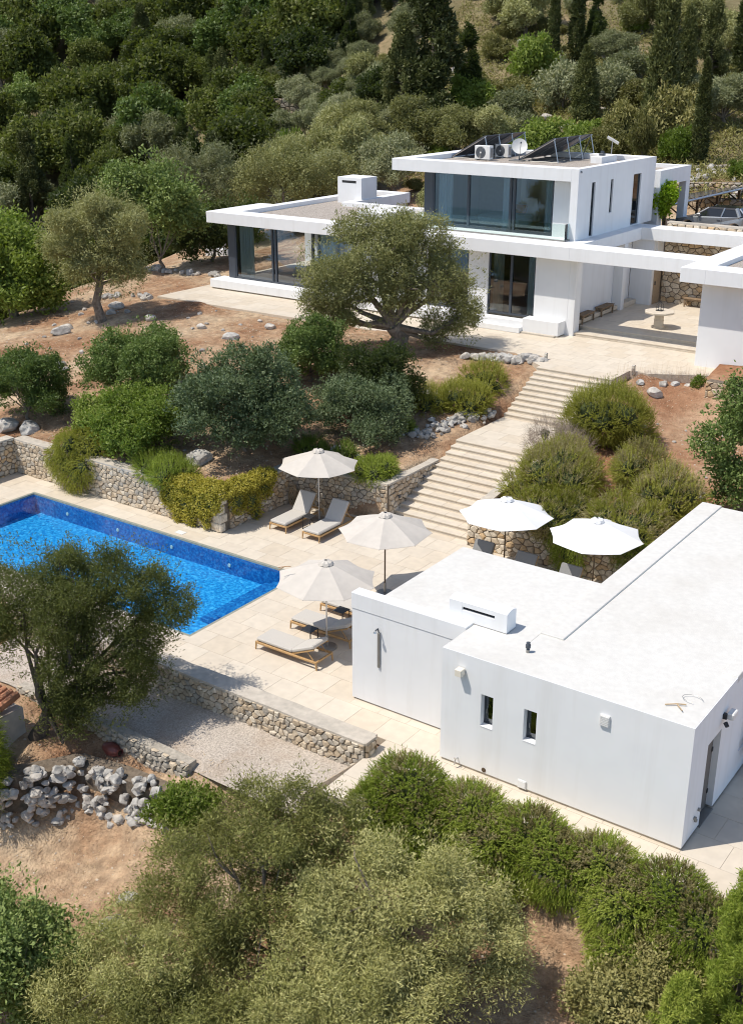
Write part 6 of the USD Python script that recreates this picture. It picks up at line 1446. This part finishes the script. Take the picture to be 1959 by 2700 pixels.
conifer_near('fresh green conifer cut by the right edge in the foreground', -4.1, 17.5, 4.4, 1.0, 501)
conifer_near('smaller fresh green conifer in the bottom right corner', -4.85, 16.75, 2.1, .75, 502)
garden_tree('grapevine', 'fresh green vine before the white rear wing opening', 'vine', -24.25, 61.3, [(0, 0, 2.5, .5, .5, .4), (.1, .4, 2.75, .4, .4, .35), (-.3, -.3, 2.2, .4, .4, .4), (-.2, .7, 2.9, .35, .35, .3), (-.1, .1, 1.7, .3, .3, .4)], 'leaf_vine', .16, .12, 420, 7, .18, .04, 601, fork=.5, z=6.35)
solo('weed', leaves(*[a for a in lobe_points([(-15.95, 45.9, 3.3, .3, .3, .3)], 120, NEAR)], 8, .1, .08, .05, NEAR, up=.5), 'leaf_bright', 'small bright green weed at the corner of the house terrace', 'weed')
solo('weed', leaves(*[a for a in lobe_points([(-24.6, 37.2, 2.1, .35, .35, .25)], 120, NEAR)], 8, .1, .08, .05, NEAR, up=.5), 'leaf_bright', 'small green weed on the slope left of the rubble by the stairs', 'weed')

# ---------------------------------------------------------------- rocks
def rock(c, r, seed, squash=.75, sub=2):
    r_ = np.random.default_rng(seed); ic = trimesh.creation.icosphere(sub); v = np.array(ic.vertices)
    planes = unit(r_.normal(size=(13, 3)))
    for p in planes:
        h = v @ p; lim = r_.uniform(.5, .85); v = v - np.maximum(h - lim, 0)[:, None] * p
    v = v * (1 + .22 * (meshkit.noise(v * 2.4, seed)[:, None] - .5)) * r_.uniform(.75, 1.25, 3)
    return v * [r, r, r * squash] + c, ic.faces


solo('hillside_rock', rock(np.array([*uv(-49.0, 152), 15.2]), 2.6, 77, .8, 3), 'field_rock_0', 'pale rock outcrop in the forest at the left edge', 'rock outcrop', smooth=16)
ROCKS = [proto(f'rock_{k}') for k in range(6)]
for k, p in enumerate(ROCKS):
    part(p, 'stone', rock(np.zeros(3), 1.0, 900 + k), f'field_rock_{k % 3}')


def put_rock(x, y, r, label, group=None, k=None, name='rock'):
    copy(ROCKS[rg.randrange(6) if k is None else k], name, label, 'rock', (x, y, G(x, y) + r * .12), rg.uniform(0, 360), r * .82, group)


for x, y, r, l in ((-48.0, 40.1, .55, 'upper pale boulder of the cluster left of the leaning olive'), (-47.4, 39.2, .62, 'lower pale boulder of the cluster left of the leaning olive'), (-47.8, 43.4, .75, 'long flat pale boulder right of the leaning olive trunk'), (-46.9, 42.2, .35, 'small boulder under the long flat one beside the leaning olive'), (-43.9, 42.2, .5, 'flat pale rock in the shadow of the leaning olive'), (-38.6, 36.9, .5, 'square pale boulder above the large blue-green shrub'),
                    (-42.9, 35.2, .45, 'flat grey boulder between the left edge shrub and the rounded dark shrub'), (-42.0, 34.7, .4, 'pale boulder just right of the flat grey one'), (-40.4, 42.3, .38, 'pale pointed rock in the middle of the bare plateau'), (-37.0, 43.6, .42, 'pale rock on the plateau near the terrace edge'), (-37.5, 41.2, .5, 'whitish rock left of the tall green shrub'), (-29.6, 30.4, .62, 'grey boulder at the foot of the large blue-green shrub'),
                    (-30.6, 29.7, .5, 'leaning pale rock left of the grey boulder above the creeper'), (-38.9, 28.9, .8, 'big grey rock under the left edge shrub on the wall'), (-37.9, 29.2, .6, 'upright grey rock beside the big one on the wall'), (-25.8, 34.2, .4, 'pale rock behind the beige parasol by the wall'), (-17.3, 44.6, .48, 'pale boulder at the top of the red soil right of the stairs'), (-14.1, 42.2, .5, 'large grey boulder on the red soil'), (-13.7, 43.6, .45, 'pale upright boulder beside the large grey one on red soil'),
                    (-12.1, 39.8, .4, 'pale boulder on the red soil left of the right edge tree'), (-15.9, 38.9, .55, 'boulder half hidden under the large rounded bush'), (-17.9, 33.6, .4, 'pale rock behind the left white parasol top'), (-17.6, 14.9, .3, 'bluish rock below the boulder wall'), (-17.2, 14.0, .48, 'pale craggy rock left of the foreground olives'), (-16.3, 13.9, .3, 'small pale rock beside the foreground olive crown'), (-10.7, 12.6, .4, 'grey rock at the foot of the foreground olives')):
    put_rock(x, y, r, l)
r2 = random.Random(31)


def scatter(n, box_, rr, label, group, test=lambda x, y: True):
    k = 0
    while k < n:
        x, y = r2.uniform(*box_[:2]), r2.uniform(*box_[2:])
        if test(x, y):
            put_rock(x, y, r2.uniform(*rr), label, group); k += 1


scatter(56, (-53, -26, 35, 45), (.08, .26), 'small pale limestone rock strewn on the bare brown plateau', 'small rocks on the plateau', lambda x, y: x + y < 8)
scatter(26, (-34, -24, 29.5, 36), (.08, .22), 'small pale rock on the brown slope above the stone walls', 'small rocks on the slope')
scatter(26, (-17.5, -9, 34, 44), (.07, .18), 'small pale stone on the red soil right of the stairs', 'small stones on the red soil')
scatter(56, (-66, -34, 88, 122), (.3, 1.0), 'pale rock on the dry terraces of the right hillside', 'rocks on the right hillside')
def heap(name, label, pts, cat='rubble'):
    t = thing(name, label, cat, (pts[0][0], pts[0][1], G(pts[0][0], pts[0][1])))
    for x, y, r in pts:
        part(t, 'stone', rock(np.array([x, y, G(x, y) + r * .35]), r * .85, r2.randrange(10 ** 6), .8, 1), f'field_rock_{r2.randrange(3)}', smooth=16)


for (xa, ya, xb, yb, n, rr, nm, l) in ((-55.5, 51.5, -46.9, 51.5, 34, (.20, .38), 'loose_stone_row', 'loose row of grey stones running to the left corner of the villa'), (-52.0, 45.8, -46.9, 45.4, 18, (.16, .32), 'loose_stone_row', 'short row of pale stones ending at the left tip of the house terrace'),
                                   (-24.0, 36.9, -22.9, 40.6, 110, (.08, .24), 'rubble_heap', 'grey rubble heaped beside the stair landing and lower stairs'), (-25.8, 44.5, -22.8, 44.9, 80, (.10, .36), 'rubble_heap', 'grey and tan rubble heaped at the head of the stairs'), (-26.6, 39.5, -24.8, 40.6, 30, (.14, .28), 'rubble_heap', 'grey stones heaped under the big olive beside the rosemary bank')):
    pts = []
    for k in range(n):
        f = r2.random(); w = r2.gauss(0, .42)
        pts.append((xa + (xb - xa) * f + w * (.8 if xb - xa < 5 else .3), ya + (yb - ya) * f + w * .5, r2.uniform(*rr)))
    heap(nm, l, pts)
heap('rubble_slope', 'rough grey rubble strewn over the terraces at the right edge behind the car', [(r2.uniform(-32, -20), r2.uniform(75.5, 87), r2.uniform(.15, .5)) for _ in range(150)])
for x, y, r in ((-17.3, 45.4, .3), (-16.9, 45.7, .22), (-16.4, 46.0, .25), (-18.1, 44.9, .25)):
    put_rock(x, y, r, 'pale stone edging the house terrace above the red soil', 'stones edging the terrace')
bw = thing('boulder_wall', 'rough wall of rounded grey boulders below the gravel yard', 'boulder wall', (-20, 16.3, -1.5))
pth = np.array([(-23.2, 14.6), (-21.75, 15.0), (-20.85, 16.35), (-19.4, 16.65), (-17.7, 16.75)])
sl = np.concatenate([[0], np.cumsum(np.linalg.norm(np.diff(pth, axis=0), axis=1))])
cb = MB(); A = []
for s_ in np.linspace(0, sl[-1], 24):
    x, y = np.interp(s_, sl, pth[:, 0]), np.interp(s_, sl, pth[:, 1]); A.append([(x + .06, y - .05, -3.0), (x - .05, y + .05, -1.1), (x - .3, y + .45, -1.0), (x - .3, y + .45, -3.0)])
part(bw, 'core', cb.add(np.array(A).reshape(-1, 3), [(i * 4 + k, i * 4 + k + 1, i * 4 + k + 5, i * 4 + k + 4) for i in range(23) for k in range(3)]), 'wall_core')
for k in range(290):
    s_ = r2.uniform(0, sl[-1]); x, y = np.interp(s_, sl, pth[:, 0]), np.interp(s_, sl, pth[:, 1]); h = r2.random(); r = r2.uniform(.085, .18) * (1.15 if h > .75 else 1)
    part(bw, 'boulder', rock(np.array([x + .10 + .16 * (1 - h), y - .08 - .14 * (1 - h) + .08 * (h > .75) * r2.uniform(-1, 4), -2.65 + 1.75 * h]), r, 1000 + k, .85, 2), f'field_rock_{(0, 0, 1, 2)[k % 4]}')
for k in range(14):
    put_rock(-5.9 + .35 * (k % 5), 23.6 + .5 * (k // 5), r2.uniform(.2, .36), 'dark rough stone of the steps beside the grey door', 'rough stones beside the grey door')

# ---------------------------------------------------------------- litter on the earth: straw, chips of stone
def sprinkle(n, boxes, seed, test=None):
    r_ = np.random.default_rng(seed); out = []
    for a, b, c, d, w in boxes:
        m = int(n * w); x, y = r_.uniform(a, b, m), r_.uniform(c, d, m); z = ground(x, y)
        out.append(np.stack([x, y, z], 1))
    p = np.vstack(out)
    return p[p[:, 2] > -9], r_


boxes = [(-56, -23, 33, 45.5, .42), (-38, -23, 28.6, 34, .16), (-18.5, -8, 33, 46, .16), (-24, -3, 9, 18.2, .18), (-56, -46, 44, 56, .08)]
p, r_ = sprinkle(32000, boxes, 3)
p = p[~(inside(p[:, 0], p[:, 1], -22.5, -18.8, 32, 46) | (p[:, 2] < -3.6) & (p[:, 1] > 20))]
n = len(p); a = unit(r_.normal(size=(n, 3)) * [1, 1, .35] + [0, 0, .12]); l = r_.uniform(.08, .22, (n, 1)); s = unit(np.cross(a, [0, 0, 1])) * .008
solo('dry_grass', MB().add(np.stack([p - s, p + s, p + a * l], 1).reshape(-1, 3) + [0, 0, .015], np.arange(3 * n).reshape(-1, 3)), 'dry_stem_1', kind='stuff')
p, r_ = sprinkle(9000, boxes, 4)
p = p[~inside(p[:, 0], p[:, 1], -22.5, -18.8, 32, 46)]
n = len(p); oc = trimesh.creation.icosphere(0); V = (np.array(oc.vertices)[None] * r_.uniform(.6, 1.3, (n, 12, 1)) * [1, 1, .6]) * (.014 + .035 * r_.random((n, 1, 1)) ** 3) + p[:, None]
solo('stone_chips', MB().add(V.reshape(-1, 3), (np.array(oc.faces)[None] + 12 * np.arange(n)[:, None, None]).reshape(-1, 3)), 'stone_chip', kind='stuff')
p, r_ = sprinkle(8500, [(-75, -25, 84, 125, .8), (-60, -22, 75, 100, .5)], 6)
p = p[p[:, 2] > 6]
solo('low_scrub', leaves(p + [0, 0, .1], np.tile([0, 0, 1.0], (len(p), 1)), 13, .42, .28, .10, r_, out=.3, up=.35), 'leaf_maquis', kind='stuff')
p, r_ = sprinkle(9000, [(-80, -22, 76, 128, 1)], 7)
p = p[p[:, 2] > 5]; n = len(p); a = unit(r_.normal(size=(n, 3)) * [1, 1, .35] + [0, 0, .7]); l = r_.uniform(.2, .5, (n, 1)); s = unit(np.cross(a, [0, 0, 1])) * .035
solo('tall_dry_grass', MB().add(np.stack([p - s, p + s, p + a * l], 1).reshape(-1, 3), np.arange(3 * n).reshape(-1, 3)), 'dry_stem_1', kind='stuff')
# tall dry stalks along the terrace edge
r_ = np.random.default_rng(12); m = 90
x = r_.uniform(-19.3, -15.9, m); y = 45.1 + (x + 19.3) * .5 + r_.uniform(-.15, .15, m); z = 3.3 + 0 * x; b = np.stack([x, y, z], 1); tp_ = b + np.stack([r_.normal(0, .08, m), r_.normal(0, .08, m), r_.uniform(.5, .95, m)], 1)
sd = np.array([.004, -.003, 0])
solo('dry_stalks', MB().add(np.stack([b - sd, b + sd, tp_], 1).reshape(-1, 3), np.arange(3 * m).reshape(-1, 3)), 'dry_stem_1', kind='stuff')
q, d = lobe_points([(-18.6 + .62 * k, 45.35 + .33 * k, 3.36, .38, .22, .16) for k in range(5)], 700, r_)
solo('dry_cushion_plants', shoots(q, d + [0, 0, .5], r_, .12, 8, .03, .006), 'leaf_grey_dry', kind='stuff')
